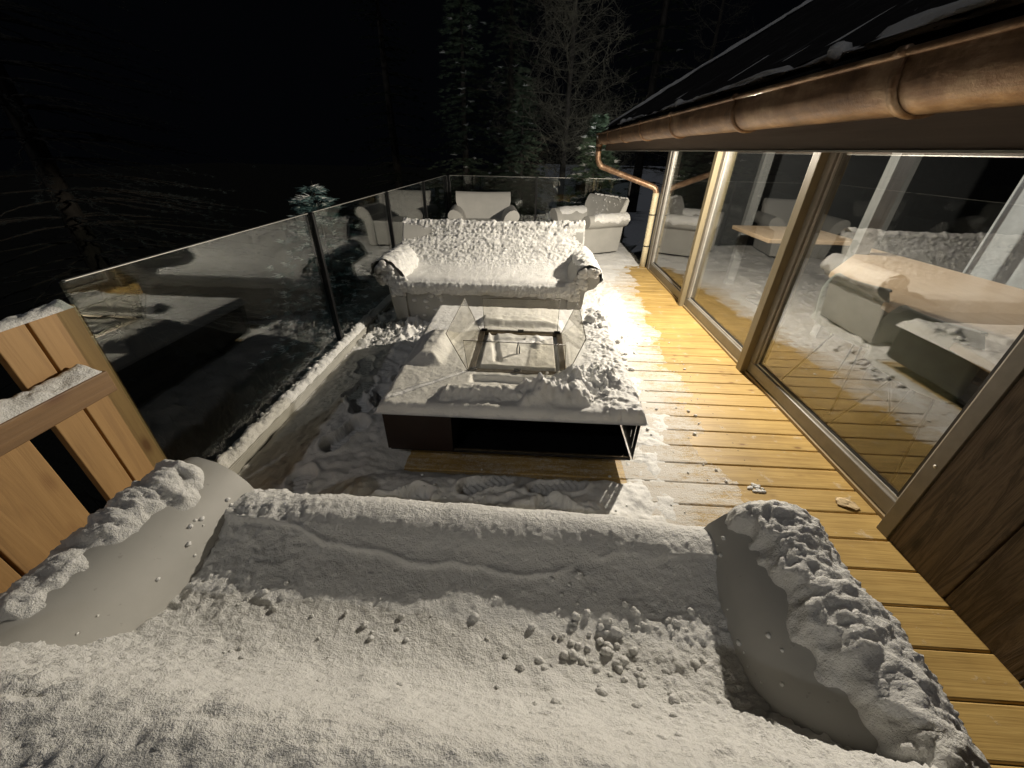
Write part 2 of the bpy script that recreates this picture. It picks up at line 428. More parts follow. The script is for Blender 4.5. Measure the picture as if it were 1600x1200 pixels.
# ------------------------------------------------------------------ ground
xs = np.concatenate([np.linspace(-120, -14, 20), np.linspace(-12, 12, 90), np.linspace(14, 120, 20)])
ys = np.concatenate([np.linspace(-60, -5, 12), np.linspace(-4, 26, 110), np.linspace(28, 160, 24)])
X, Y = np.meshgrid(xs, ys)
Z = -1.75 + 1.5 * sstep(-1.5, 2.3, X) * sstep(-2, 5, Y) + .10 * fbm(X, Y, f=.5, o=5, s=3) + .02 * fbm(X, Y, f=4, o=3, s=5)
Z = Z - .35 * sstep(-2.5, -7, X) - 2.5 * sstep(9, 40, Y)
Z = np.where((X > -1.6) & (X < 12) & (Y < 7.6), np.minimum(Z, -.22 + .04 * fbm(X, Y, f=2, s=9)), Z)
Z = np.where((X > 1.72) & (X < 8) & (Y < 6.0), -.5, Z)
struct('ground', MB().grid(np.stack([X, Y, Z], -1)), GROUND)

def gz(x, y):
    z = -1.75 + 1.5 * float(sstep(-1.5, 2.3, np.array(x))) * float(sstep(-2, 5, np.array(y))) - .35 * float(sstep(-2.5, -7, np.array(x)))
    return z - 2.5 * float(sstep(9, 40, np.array(y)))
# dry grass below the fence
mb = MB(); rg = random.Random(3)
for i in range(2600):
    x = rg.uniform(-4.4, -1.62); y = rg.uniform(.3, 7); h = rg.uniform(.2, .6); a = rg.uniform(0, 6.28); l = rg.uniform(.05, .3)
    z0 = gz(x, y) - .08
    p = [(x, y, z0), (x + math.cos(a)*l*.4, y + math.sin(a)*l*.4, z0 + h*.6), (x + math.cos(a)*l, y + math.sin(a)*l, z0 + h)]
    mb.tube(p, [.004, .003, .001], 3, False)
tag(obj('dry_grass', mb, GRASS), 'dry grass stems growing in the dark below the glass fence', 'grass', kind='stuff')

# ------------------------------------------------------------------ deck
mb = MB(); y = -1.6; k = 0
while y < 7.45:
    y0, y1 = y + .0022, y + .1428; k += 1
    w = .004 * (random.random() - .5); e = .006
    x0, x1 = -1.42, 1.66 if y < 5.7 else 1.655
    # board with eased top edges
    prof = [(y0, -.03), (y0, -e), (y0 + e*.35, -e*.35), (y0 + e, 0), (y1 - e, 0), (y1 - e*.35, -e*.35), (y1, -e), (y1, -.03)]
    mb.prism([(x0, a, b + w*.3) for a, b in prof], [(x1, a, b + w*.3) for a, b in prof])
    y += .145
struct('deck', mb, DECK)
struct('deck_frame', MB().box((-1.40, -1.6, -.2), (1.62, 7.4, -.05)), GASK)

# footprints : x, y, heading(deg), length, width, depth
FOOT = [(-.17, 1.33, -62, .27, .10, .03), (.17, 1.34, -78, .27, .10, .03), (-.98, 1.62, -25, .29, .11, .05), (-1.10, 2.12, -10, .29, .12, .04),
        (-.92, 2.02, 15, .29, .11, .045), (-1.05, 1.22, 10, .28, .12, .05), (-.86, 2.35, -5, .28, .12, .04), (-.55, 1.18, -70, .28, .12, .04), (-1.2, 2.45, 15, .26, .11, .03),
        (.20, 1.16, 55, .28, .12, .035), (-1.02, 1.9, 30, .25, .11, .03)]
def deck_snow(X, Y):
    big = fbm(X, Y, f=2.2, o=4, s=11); mid = fbm(X, Y, f=7, o=4, s=21); fin = fbm(X, Y, f=30, o=3, s=31)
    rid = 1 - np.abs(fbm(X * 1.0 + .25 * big, Y * .7, f=4.0, o=3, s=41)) * 2.6
    left = sstep(-.55, -.80, X + .07 * mid)
    front = sstep(1.47, 1.30, Y + .03 * mid) * sstep(.62, .28, X + .09 * mid + .25 * (1.2 - Y))
    deep = np.maximum(left, front)
    h = deep * np.maximum(.012, .052 + .034 * big + .012 * mid + .014 * np.clip(rid, 0, 1) * (1 - sstep(2.5, 3.0, Y)) + .004 * fin)
    h = h * (1 - .80 * sstep(-1.05, -1.36, X))
    # a sharp ridge left over between the prints
    c = np.abs(Y - (1.13 + .10 * np.sin(X * 5.2 + .6) + .03 * mid)); h = h + .030 * sstep(.06, 0, c) * sstep(-.8, -.5, X) * sstep(.45, .2, X)
    # thin trodden crust right of the table
    ed = .84 + .085 * (Y - 1.3) + .20 * big + .07 * mid
    thin = sstep(ed, ed - .28, X) * (1 - deep) * (sstep(.55, .66, X) + sstep(2.95, 3.05, Y) + sstep(1.4, 1.25, Y) > 0)
    bl = billow(X, Y, 0 * X, 14, 4, 5); crumb = np.clip(billow(X, Y, 0 * X, 34, 3, 6) * 2 - .35, 0, 1); crumb2 = np.clip(bl * 2.6 - .5, 0, 1.2)
    h = h + thin * (.0022 + .007 * mid + .003 * fin + .006 * np.clip(rid, 0, 1) * sstep(.0, .5, mid + .3) + .007 * crumb)
    # shovelled clods behind and right of the table
    zone = sstep(2.95, 3.1, Y) * sstep(1.15, .75, X + .2 * mid)
    h = h + zone * (-.001 + .020 * crumb2 + .006 * crumb + .010 * mid)
    cl = sstep(-.75, -.85, X) * sstep(2.7, 2.9, Y) * sstep(3.6, 3.3, Y)
    h = h + cl * (.03 * crumb2 + .015 * crumb)
    # quiet snow at the far end
    rear = sstep(5.2, 6.3, Y + .7 * (1 - sstep(.7, 1.5, X)) + .45 * big + .25 * mid)
    h = np.where(rear > 0, np.maximum(h, rear * (.018 + .012 * big + .010 * mid + .003 * fin) * (1 - .75 * sstep(1.2, 1.62, X) * sstep(6.1, 5.7, Y))), h)
    # bare strip in front of the table and under it
    under = sstep(-.66, -.56, X) * sstep(.56, .50, X) * sstep(1.40, 1.44, Y + .02 * mid) * sstep(2.9, 2.8, Y)
    h = h - under * (h + .008)
    # drift against the kerb
    h = h + .006 * sstep(-1.22, -1.41, X) + .006 * deep * fin + .006 * deep * crumb * sstep(.1, .4, mid)
    for fx, fy, a, L, W, D in FOOT:
        ca, sa = math.cos(R_(a)), math.sin(R_(a))
        u = (X - fx) * -sa + (Y - fy) * ca; v = (X - fx) * ca + (Y - fy) * sa
        wv = W * .5 * (1 - .18 * np.cos((u / L) * 9.0))
        r = ((u / (L * .5)) ** 2) ** 1.5 + ((v / wv) ** 2) ** 1.5
        ins = sstep(1.25, .8, r); rim = np.exp(-((r - 1.6) / .5) ** 2)
        tread = .0045 * np.sign(np.sin((u + .45 * np.abs(v)) * 2 * math.pi / .030)) * (np.abs(v) < wv * .82)
        floor = .016 + tread + .003 * fin
        h = h * (1 - ins) + floor * ins + .014 * rim * deep
    gate = (thin + deep + zone + rear + cl + sstep(-1.22, -1.41, X)) > .02
    return np.where(gate, h - .004, -.02)
gx = np.arange(-1.418, 1.655, .0085); gy = np.concatenate([np.arange(.25, 3.3, .0085), np.arange(3.3, 7.42, .016)])
X, Y = np.meshgrid(gx, gy); Z = deck_snow(X, Y)
mb = MB().grid(np.stack([X, Y, Z], -1), keep=Z > -.0015)
# loose crumbs
rg = random.Random(12)
def zs(x, y): return max(0., float(deck_snow(np.array([[x]]), np.array([[y]]))[0, 0]))
for i in range(70):
    x = rg.uniform(.62, 1.25); y = rg.uniform(1.0, 4.2); r = rg.choice((.003, .004, .005, .008)) * rg.uniform(.7, 1.3)
    mb.ball((x, y, zs(x, y) + r*.5), r, i, (1.2, 1, .8), 5, .4)
for i in range(34):
    x = rg.uniform(-.6, .5); y = rg.uniform(1.05, 1.46); r = rg.uniform(.003, .009); mb.ball((x, y, zs(x, y) + r*.5), r, i, (1.2, 1, .8), 5, .4)
for i in range(30):
    x = rg.uniform(.62, .82); y = rg.uniform(2.5, 3.2); r = rg.uniform(.008, .02); mb.ball((x, y, zs(x, y) + r*.5), r, i, (1.3, 1, .7), 6, .4)
tag(obj('trodden_snow', mb, SNOW), 'trodden snow with boot prints lying over the deck', 'snow', kind='stuff')
mb = MB()
for i in range(16): mb.ball((1.17 + rg.gauss(0, .022), 1.43 + rg.gauss(0, .014), .004), rg.uniform(.004, .010), i, (1.6, 1, .6), 6, .5)
tag(obj('snow_clod', mb, SNOW), 'small white snow clod alone on the bare boards behind the right sofa arm', 'snow clod')
# brittle scrap
mb = MB(); n = 14
ang = np.linspace(0, 2*math.pi, n, endpoint=False)
rr = [.045 + .018*rg.uniform(-1, 1) for _ in ang]
top = [(1.555 + r*1.15*math.cos(a), 1.36 + r*.75*math.sin(a), .006 + .006*rg.random()) for a, r in zip(ang, rr)]
mb.prism([(x, y, z - .003) for x, y, z in top], top)
mb.ball((1.545, 1.362, .008), .028, 3, (1.2, .8, .2), 7, .5)
tag(obj('bark_scrap', mb, simple('dry_scrap', (.55, .42, .24), .7, 0, 60, .6, .003, .3)), 'curled pale scrap lying on the deck by the window sill', 'scrap')

# ------------------------------------------------------------------ side and rear glass fences
FX = -1.515
def fence_part(root, a, b, ztop=1.03, zbot=-.02, name='glass_panel'):
    a, b = Vector(a), Vector(b); d = (b - a).normalized(); n = Vector((-d.y, d.x)) * .008
    P = [a + n, b + n, b - n, a - n]
    mb = MB().prism([(p.x, p.y, zbot) for p in P], [(p.x, p.y, ztop) for p in P])
    g = obj(name, mb, FGLASS, root)
    c = MB(); P = [a + n*.9 + d*.01, b + n*.9 - d*.01, b - n*.9 - d*.01, a - n*.9 + d*.01]
    c.prism([(p.x, p.y, ztop + .0005) for p in P], [(p.x, p.y, ztop + .003) for p in P])
    obj('panel_edge', c, ALUL, root)  # pale strip stands in for the gleam along the glass top edge
sf = thing('glass_fence', 'long glass balustrade with black posts along the left edge of the deck', 'glass fence', (FX, 1.06, 0))
ps = [1.13, 2.75, 4.3, 5.8, 7.36]
for i in range(4): fence_part(sf, (FX, ps[i] + .022), (FX, ps[i+1] - .022))
for i, py in enumerate(ps[1:]):
    obj('post', MB().box((FX - .028, py - .016, -.12), (FX + .028, py + .016, 1.035)), BLACK, sf, bevel=.003)
kb = MB().box((-1.50, .2, -.12), (-1.422, 7.4, .07)).box((-1.425, .2, .058), (-1.416, 7.4, .066))
obj('kerb_rail', kb, KERB, sf, bevel=.004)
v = np.linspace(0, 1, 26)[None, :]; yy = np.arange(.9, 3.9, .0085)[:, None]
def kerb_snow(y0, y1, amp):
    yy = np.arange(y0, y1, .0085)[:, None]
    xx = -1.504 + .074 * v + 0 * yy; Yg = yy + 0 * v
    top = np.sin(np.pi * np.clip(v, 0, 1)) ** .45
    t = top * (.030 + .016 * fbm(xx, Yg, f=12, o=3, s=3) + .016 * lumps(xx, Yg, 0*xx, .03, 4, .8)) * amp * (1 - .7 * sstep(3.2, 3.35, Yg))
    # ragged outer edge spilling over
    xx = xx - (1 - v) * .012 * (1 + fbm(xx, Yg, f=30, s=8)) + v * .010 * fbm(xx, Yg, f=25, s=9)
    return MB().grid(np.stack([xx, Yg, .068 + t - .003 * (1 - top)], -1))
ksn = kerb_snow(.9, 7.3, 1.0)
for i in range(170):
    yk = rg.uniform(.9, 3.5); r = rg.uniform(.006, .016); ksn.ball((-1.497 + rg.gauss(0, .005), yk, .086 + rg.gauss(0, .006)), r, i, (1, 1.1, .9), 6, .5)
obj('snow_ridge', ksn, SNOWC, sf)
rf = thing('glass_fence', 'glass balustrade closing off the far end of the deck behind the armchairs', 'glass fence', (-1.5, 7.4, 0))
for a, b in ((-1.48, .02), (.06, 1.60)): fence_part(rf, (a, 7.4), (b, 7.4), 1.03)
for px in (-1.46, .04, 1.62): obj('post', MB().box((px - .016, 7.372, -.1), (px + .016, 7.428, 1.035)), BLACK, rf, bevel=.003)

# ------------------------------------------------------------------ larch board fence at left
wf = thing('board_fence', 'honey coloured board fence with a snow topped rail beside the near sofa', 'wooden fence', (-1.55, .6, 0))
bys = [(1.185, 1.035), (1.03, .932), (.862, .64), (.635, .42), (.35, .13), (.125, -.1), (-.17, -.4)]
mb = MB()
for i, (a, b) in enumerate(bys):
    z1 = .945 + [0, -.003, .006, .0, .01, 0, .0][i]
    mb.box((-1.578, b + .002, -.2), (-1.552, a - .002, z1))
obj('boards', mb, FENCEW, wf, bevel=.003)
obj('rail', MB().box((-1.549, -.4, .655), (-1.470, 1.10, .735)), RAILW, wf, bevel=.004)
obj('rail', MB().box((-1.549, -.4, .10), (-1.470, 1.152, .19)), RAILW, wf, bevel=.004)
def ledge_snow(x0, x1, y0, y1, z, th, seed, edge=.03):
    V = np.linspace(0, 1, 26)[None, :]; yy = np.arange(y0, y1, .009)[:, None]
    xx = x0 + (x1 - x0) * V + 0 * yy; Yg = yy + 0 * V
    pr = np.clip(np.sin(np.pi * V), 0, 1) ** .5 * sstep(0, edge, Yg - y0) * sstep(0, edge, y1 - Yg)
    t = pr * (th * (.7 + .9 * fbm(xx, Yg, f=5, o=3, s=seed)) + .012 * lumps(xx, Yg, 0*xx, .03, seed, .8))
    return MB().grid(np.stack([xx, Yg, z - .004 + t], -1))
obj('snow_cap', ledge_snow(-1.55, -1.475, 45e-2, 1.10, .735, .045, 4), SNOWC, wf)
t1 = ledge_snow(-1.60, -1.535, .94, 1.17, .945, .045, 6, .02); obj('snow_cap', t1, SNOWC, wf)
t1 = ledge_snow(-1.60, -1.535, .60, .865, .950, .055, 7, .05); obj('snow_cap', t1, SNOWC, wf)

# ------------------------------------------------------------------ furniture
ARM = [(0, .28), (0, .40), (.010, .45), (.030, .505), (.062, .550), (.105, .583), (.16, .60)] + \
      [(.16 + .09*math.sin(a), .51 + .09*math.cos(a)) for a in [R_(q) for q in (18, 36, 54, 72, 90, 108, 126, 144, 162, 176)]] + \
      [(.140, .40), (.132, .30), (.095, .03), (.0, .03)]
def arm_mesh(inner, sx, d0=0, d1=.70):
    P = [(sx * (inner + u), z) for u, z in ARM]
    if sx > 0: P = P[::-1]
    mb = MB(); n = len(P)
    vs = [(x, d0, z) for x, z in P] + [(x, d1, z) for x, z in P]
    mb.add(vs, [tuple(range(n))[::-1], tuple(range(n, 2*n))]); mb.add(vs, [(i, (i+1) % n, n + (i+1) % n, n + i) for i in range(n)], True)
    return mb
def seat_body(inner, chair=False):
    a = inner + .095; b = inner + .03
    mb = MB(); mb.prism([(-b, .03, .03), (b, .03, .03), (b, .64, .03), (-b, .64, .03)], [(-inner - .02, .012, .40), (inner + .02, .012, .40), (inner + .02, .70, .40), (-inner - .02, .70, .40)])
    return mb
def back_mesh(inner):
    mb = MB(); nx, nz = 25, 12
    us = np.linspace(-1, 1, nx); P = []
    prof = [(.545, .36), (.565, .44), (.60, .55), (.64, .66), (.685, .76), (.715, .795), (.745, .80), (.765, .785), (.76, .74), (.735, .6), (.70, .3), (.66, .03)]
    V = np.zeros((len(prof), nx, 3))
    for j, (d, z) in enumerate(prof):
        wd = inner + .02 + .135 * sstep(.30, .66, np.array(z))
        for i, u in enumerate(us):
            V[j, i] = (u * wd, d - .035 * abs(u) ** 3 * (z > .5), z - .012 * (1 - u*u) * (z > .7))
    mb.grid(V)
    n = len(prof)
    mb.add([V[j, 0] for j in range(n)], [tuple(range(n))]); mb.add([V[j, -1] for j in range(n)], [tuple(range(n))[::-1]])
    return mb
def make_seat(name, label, cat, group, inner):
    t = thing(name, label, cat, group=group)
    obj('seat', seat_body(inner), RESIN, t, True, bevel=.012, seg=3)
    obj('backrest', back_mesh(inner), RESIN, t, True)
    for sx in (-1, 1): obj('arm', arm_mesh(inner, sx), RESIN, t, True, bevel=.006)
    for sx in (-1, 1):
        for dy in (.1, .6): obj('foot', MB().box((sx*(inner - .05) - .03, dy - .03, 0), (sx*(inner - .05) + .03, dy + .03, .029)), GASK, t, True)
    return t
def curve(pts, n):
    """smooth resampling of a polyline (Catmull-Rom)"""
    P = [np.array(p, float) for p in pts]; P = [2*P[0] - P[1]] + P + [2*P[-1] - P[-2]]; out = []
    for i in range(1, len(P) - 2):
        for t in np.linspace(0, 1, 24, endpoint=False):
            a, b, c, d = P[i-1:i+3]
            out.append(.5*((2*b) + (c - a)*t + (2*a - 5*b + 4*c - d)*t*t + (3*b - a - 3*c + d)*t**3))
    out.append(P[-2]); out = np.array(out); s = np.concatenate([[0], np.cumsum(np.linalg.norm(np.diff(out, axis=0), axis=1))])
    q = np.linspace(0, s[-1], n); return np.stack([np.interp(q, s, out[:, 0]), np.interp(q, s, out[:, 1])], -1), s[-1]
def curve_normals(C):
    T = np.gradient(C, axis=0); T /= np.linalg.norm(T, axis=1)[:, None]
    return np.stack([-T[:, 1], T[:, 0]], -1)
def seat_snow(prof, inner, step, disp, base_w=.03):
    n = 10
    _, L = curve(prof, 10); n = int(L / step)
    C, L = curve(prof, n); N = curve_normals(C)
    U = np.linspace(-1, 1, int(2 * (inner + .12) / step))
    wd = inner + base_w - .01 + .150 * sstep(.32, .68, C[:, 1])[:, None]
    Xg = U[None, :] * wd; D = C[:, 0][:, None] + 0 * Xg; Zg = C[:, 1][:, None] + 0 * Xg
    S = (np.linspace(0, L, n))[:, None] + 0 * Xg
    h = disp(Xg, D, Zg, S, L)
    P = np.stack([Xg, D + N[:, 0][:, None] * h, Zg + N[:, 1][:, None] * h], -1)
    return P, h
def arm_snow(inner, sx, step, thick, d0=0.0, d1=.74, npts=None):
    path = [(-.002, .36), (0, .40), (.010, .45), (.030, .505), (.062, .550), (.105, .583), (.16, .60)] + [(.16 + .09*math.sin(a), .51 + .09*math.cos(a)) for a in [R_(q) for q in (25, 50, 75, 100, 125)]]
    _, L = curve(path, 10); n = int(L / step); C, L = curve(path, n); N = curve_normals(C)
    dd = np.arange(d0, d1, step)[:, None]; V = np.linspace(0, 1, n)[None, :] + 0 * dd; D = dd + 0 * V
    U = C[:, 0][None, :] + 0 * D; Z = C[:, 1][None, :] + 0 * D
    t = thick(V, D, U, Z)
    P = np.stack([sx * (inner + U + N[:, 0][None, :] * t), D - .02 * np.clip(t, 0, 1) * 0, Z + N[:, 1][None, :] * t], -1)
    if sx < 0: P = P[:, ::-1]; t = t[:, ::-1]
    return P, t

SG = 'matching grey resin sofas on the deck'
CG = 'grey resin armchairs at the far end of the deck'
# --- near sofa: its front faces +y, camera looks over its back
IN = .675
near = make_seat('sofa', 'nearest snow-filled grey sofa in the foreground, seen over its back', 'sofa', SG, IN)
near.location = (-.16, .80, 0); near.rotation_euler = (0, 0, math.pi - .045)
# local x is mirrored with respect to the picture: world_x = -.16 - x
prof_n = [(-.005, .27), (-.028, .34), (-.036, .40), (-.020, .455), (.03, .492), (.09, .492), (.15, .462), (.22, .442), (.33, .436), (.42, .462), (.49, .53), (.545, .63), (.585, .72), (.63, .785), (.70, .815), (.76, .80), (.80, .74)]
def disp_near(X, D, Z, S, L):
    wx = -.16 - X
    big = fbm(X, S, f=3, o=3, s=1); mid = fbm(X, S, f=11, o=4, s=2); fin = fbm(X, S, f=46, o=3, s=3)
    side = np.clip(sstep(-.42, -.72, wx) + sstep(.22, .42, wx) * sstep(.05, .3, D), 0, 1)
    # crumbly at both sides and low on the backrest, smooth in the middle
    b1 = billow(X, D, Z, 26, 4, 4); b2 = billow(X, D, Z, 75, 2, 14)
    rough = np.clip(side * (.7 + .5 * mid) + .25 * sstep(.40, .5, D) * (.6 + mid), 0, 1)
    h = .006 * big + .0035 * mid + .0016 * fin
    h = h + rough * (.017 * b1 + .013 * b2) + .0040 * b2 * (1 - rough)
    # lifted crust along the front crest, broken along a wandering line
    ln = .135 + .045 * np.sin(wx * 4.2 + 2.2) + .03 * fbm(X, 0 * X, f=5, o=4, s=71) + .012 * mid
    slab = sstep(ln + .008, ln - .004, D) * sstep(-.72, -.5, wx)
    h = h + .011 * slab * (.6 + .6 * fbm(X, 0*X, f=4, o=2, s=77))
    lip = np.exp(-((D - ln) / .006) ** 2) * sstep(.0, .35, fbm(X, 0 * X, f=6, o=3, s=73) + .28)
    h = h + .007 * lip
    # isolated pellets
    pel = lumps(X, D, Z, .045, 94, .16) * sstep(.18, .22, D)
    h = h + .010 * np.clip(pel - .35, 0, 1) * (1 - .3 * rough)
    tops = sstep(.57, .64, D); h = h + tops * (.003 * mid + .003 * b1 + .004 * b2)
    # shallow dip in the crest
    h = h + .012 * np.sin(wx * 3.1 + 1.0) * sstep(.12, .0, D)
    return h
P, h = seat_snow(prof_n, IN, .0052, disp_near)
sn = MB().grid(P)
rg = random.Random(5)
def pellet(mb, x, d, r, i, prof):
    C, L = curve(prof, 200); k = 60 + int(np.argmin(np.abs(C[60:150, 0] - d))); z = C[k, 1]
    mb.ball((x, d, z + r * .55), r, i, (1.1, 1, .85), 7, .55)
for i in range(46):
    wx = rg.gauss(-.25, .3); d = rg.uniform(.25, .50); pellet(sn, -.16 - wx, d, rg.choice((.003, .004, .005, .008)) * rg.uniform(.8, 1.3), i, prof_n)
for i in range(150):
    wx = rg.gauss(.28, .12); d = rg.gauss(.36, .09); pellet(sn, -.16 - wx, min(max(d, .17), .55), rg.choice((.004, .005, .007, .010)) * rg.uniform(.8, 1.2), i + 60, prof_n)
obj('snow_cover', sn, SNOWC, near, True)
def thick_nl(V, D, U, Z):       # picture-left arm (local +x)
    n0 = fbm(V * .4, D, f=3, o=2, s=18); n1 = fbm(V * .4, D, f=6, o=4, s=15); n2 = fbm(V*.4, D, f=22, o=3, s=16)
    c1 = 1.9 * billow(U, D, Z, 22, 4, 51); c2 = 1.5 * billow(U, D, Z, 70, 2, 52)
    vb = .41 + .15 * sstep(.08, .40, D) + .28 * sstep(.08, .0, D) + .10 * n1 + .09 * n2
    m = sstep(vb, vb + .20, V); t = m * (.016 + .012 * n0 + .008 * n1 + .007*n2) + m * (.010 * c1 + .011 * c2) + .04 * sstep(.78, 1, V) * m * (1 + .4*n1)
    e = sstep(-.0, .03, D + .01 * n2) ; m = m * sstep(.004, .02, D + .02 * n2); return np.where(m > 0, t * (.35 + .65 * e), 0) * sstep(1.0, .9, V) - .006 * (1 - m) - .012 * sstep(.9, 1, V) - .006 * sstep(.02, 0, D)
def thick_nr(V, D, U, Z):       # picture-right arm (local -x)
    n1 = fbm(V * .4, D, f=6, o=4, s=25); n2 = fbm(V*.4, D, f=22, o=3, s=26)
    c1 = 1.9 * billow(U, D, Z, 32, 4, 61); c2 = 1.5 * billow(U, D, Z, 70, 2, 62); c3 = 1.7 * billow(U, D, Z, 8, 3, 63)
    vb = .40 + .06 * sstep(.1, .5, D) + .08 * n1 + .07 * n2
    m = sstep(vb, vb + .14, V); t = m * (.034 + .012 * n1 + .006*n2) + m * (.009 * c1 + .010 * c2 + .005 * c3) + .045 * sstep(.72, 1, V) * m * (1 + .5*n1)
    e = sstep(-.01, .04, D); return np.where(m > 0, t * (.35 + .65 * e), 0) * sstep(1.0, .92, V) - .006 * (1 - m) - .012 * sstep(.92, 1, V) - .02 * sstep(0, -.03, D)
for sx, th in ((1, thick_nl), (-1, thick_nr)):
    P, t = arm_snow(IN, sx, .0052, th)
    mb = MB().grid(P, keep=t > -.004); rs = random.Random(40 + sx)
    obj('snow_cap', mb, SNOWC, near, True)

sp = MB(); rs = random.Random(77)
for i in range(34):
    sx = rs.choice((1, -1)); d = rs.uniform(.03, .62); q = rs.random(); u, z = [(.010 + .020*q, .45 + .055*q), (.030 + .032*q, .505 + .045*q)][i % 2]
    sp.ball((sx * (IN + u), d, z), rs.choice((.0025, .004, .006)), i, (1, 1.2, 1), 5, .5)
tag(obj('snow_specks', sp, SNOW, near, True), kind='stuff')
# --- far sofa
IF = .70
fars = make_seat('sofa', 'grey sofa crusted with snow standing behind the fire table, facing the camera', 'sofa', SG, IF)
fars.location = (-.375, 3.20, 0); fars.rotation_euler = (0, 0, 0)
prof_f = [(-.002, .345), (-.016, .37), (-.024, .41), (-.012, .452), (.03, .475), (.10, .47), (.22, .452), (.36, .452), (.46, .475), (.53, .52), (.575, .58), (.615, .66), (.655, .73), (.685, .79), (.73, .825), (.775, .80), (.78, .76)]
def disp_far(X, D, Z, S, L):
    big = fbm(X, S, f=3, o=3, s=101); mid = fbm(X, S, f=12, o=4, s=102)
    c1 = 1.5 * billow(X, D, Z, 36, 3, 104, .6, .6); c2 = 1.6 * billow(X, D, Z, 60, 3, 114)
    back = sstep(.42, .55, D); hi = sstep(.64, .72, Z + .05 * big)
    h = .006 * big + .005 * mid
    h = h + back * (.015 * c1 + .009 * c2) * (1 - .35 * hi) + (1 - back) * .003 * c2
    # upper backrest almost bare between pellets
    bare = hi * (1 - sstep(.785, .80, Z)) * sstep(.60, .45, X + .1 * mid)
    h = h - bare * .022 + bare * (.012 * c2)
    h = h + .020 * sstep(.79, .81, Z) * sstep(.40, .46, X) * (.6 + mid) + sstep(.79, .80, Z) * .014 * c1
    # the low front lip frays
    lip = sstep(.40, .36, Z) * (D < .1)
    h = h + lip * (.022 * fbm(X, S, f=14, o=3, s=103) - .006) + (D < .02) * (Z < .45) * .012 * c1
    return h
P, h = seat_snow(prof_f, IF, .009, disp_far)
sn = MB().grid(P)
for i in range(26):
    x = rg.uniform(-.66, -.3); sn.ball((x, .015, rg.uniform(.12, .33)), rg.uniform(.006, .02), i, (1.3, .4, 1), 6, .5) if i < 13 else None
obj('snow_cover', sn, SNOWC, fars, True)
def thick_f(seed, cut):
    def f(V, D, U, Z):
        n1 = fbm(V * .4, D, f=6, o=4, s=seed); c1 = lumps(U, D, Z, .035, seed + 1, .8); c2 = lumps(U, D, Z, .018, seed + 2, .8)
        m = sstep(cut, cut + .12, V + .10 * n1) * sstep(1.0, .90, V + .1 * n1)
        return m * (.018 + .008 * n1 + .014 * c1 + .007 * c2) - .006 * (1 - m)
    return f
for sx, sd, ct in ((-1, 201, .12), (1, 231, .40)):
    P, t = arm_snow(IF, sx, .009, thick_f(sd, ct))
    mb = MB().grid(P, keep=t > -.003)
    # clots clinging to the front face of the roll
    rs = random.Random(sd)
    for i in range(60):
        a = rs.uniform(0, 6.28); q = rs.uniform(.4, 1.05) * .085
        zc = .51 + q * math.cos(a); uc = .16 + q * math.sin(a)
        if sx > 0 and (uc > .17 and zc < .54): continue
        if rs.random() < .35: zc -= .10; uc = rs.uniform(.0, .12)
        mb.ball((sx * (IF + uc), -.004, zc), rs.uniform(.010, .024), i, (1.2, .55, 1.1), 7, .5)
    for i in range(26):
        mb.ball((sx * (IF + rs.uniform(-.01, .08)), -.006, rs.uniform(.33, .47)), rs.uniform(.012, .024), i, (1.2, .6, 1.2), 7, .5)
    obj('snow_cap', mb, SNOWC, fars, True)

# --- armchairs
IC = .285
def chair_snow(t, seed, amt):
    prof = [(.02, .402), (.15, .408), (.35, .412), (.50, .418), (.555, .46)]
    def d(X, D, Z, S, L): return .010 * amt * (fbm(X, S, f=7, o=3, s=seed) + .3) + .010 * amt * lumps(X, D, Z, .04, seed, .5)
    P, h = seat_snow(prof, IC, .014, d, -.01)
    mb = MB().grid(P)
    rs = random.Random(seed)
    for i in range(int(60 * amt)):
        u = rs.uniform(-1, 1); z = rs.uniform(.5, .79); dd = .565 + (z - .44) * .34
        mb.ball((u * (IC + .08), dd, z), rs.uniform(.005, .013), i, (1.2, .6, 1), 5, .5)
    for i in range(int(70 * amt)):
        mb.ball((rs.uniform(-1, 1) * (IC + .10), .74 + rs.gauss(0, .01), .797), rs.uniform(.006, .016), i, (1.3, 1, .9), 5, .5)
    obj('snow_cover', mb, SNOW, t, True)
    for sx in (-1, 1):
        def th(V, D, U, Z):
            n1 = fbm(V * .4, D, f=8, o=3, s=seed + 5); m = sstep(.30, .42, V + .12*n1) * sstep(.93, .85, V + .1*n1) * sstep(.06, .12, D + .06*n1)
            return m * (.012 + .006*n1 + .006 * lumps(U, D, Z, .03, seed, .7)) * amt - .004 * (1 - m)
        P, q = arm_snow(IC, sx, .012, th, 0, .72)
        obj('snow_cap', MB().grid(P, keep=q > -.002), SNOW, t, True)
ca = make_seat('armchair', 'bare pale grey armchair facing forward in the far left corner of the deck', 'armchair', CG, IC)
ca.rotation_euler = (0, 0, R_(7)); ca.location = (-.76, 6.42, .02); ca.scale = (1.04, 1.04, 1.0)
cb = make_seat('armchair', 'grey armchair turned sideways with snow on its arms, beside the downpipe', 'armchair', CG, IC)
cb.location = (.56, 6.50, .02); cb.rotation_euler = (0, 0, R_(-60)); cb.scale = (1.04, 1.04, 1.0)
chair_snow(cb, 61, 1.0)

# ------------------------------------------------------------------ fire table
TX0, TX1, TY0, TY1 = -.70, .56, 1.50, 2.88
ft = thing('fire_table', 'low square black fire table under snow with glass wind screens', 'fire table', (-.07, 2.19, 0))
e = .012
obj('table_top', MB().box((TX0 - .012, TY0 - .012, .315), (TX1 + .012, TY1 + .012, .333)), BLACK, ft, bevel=.002)
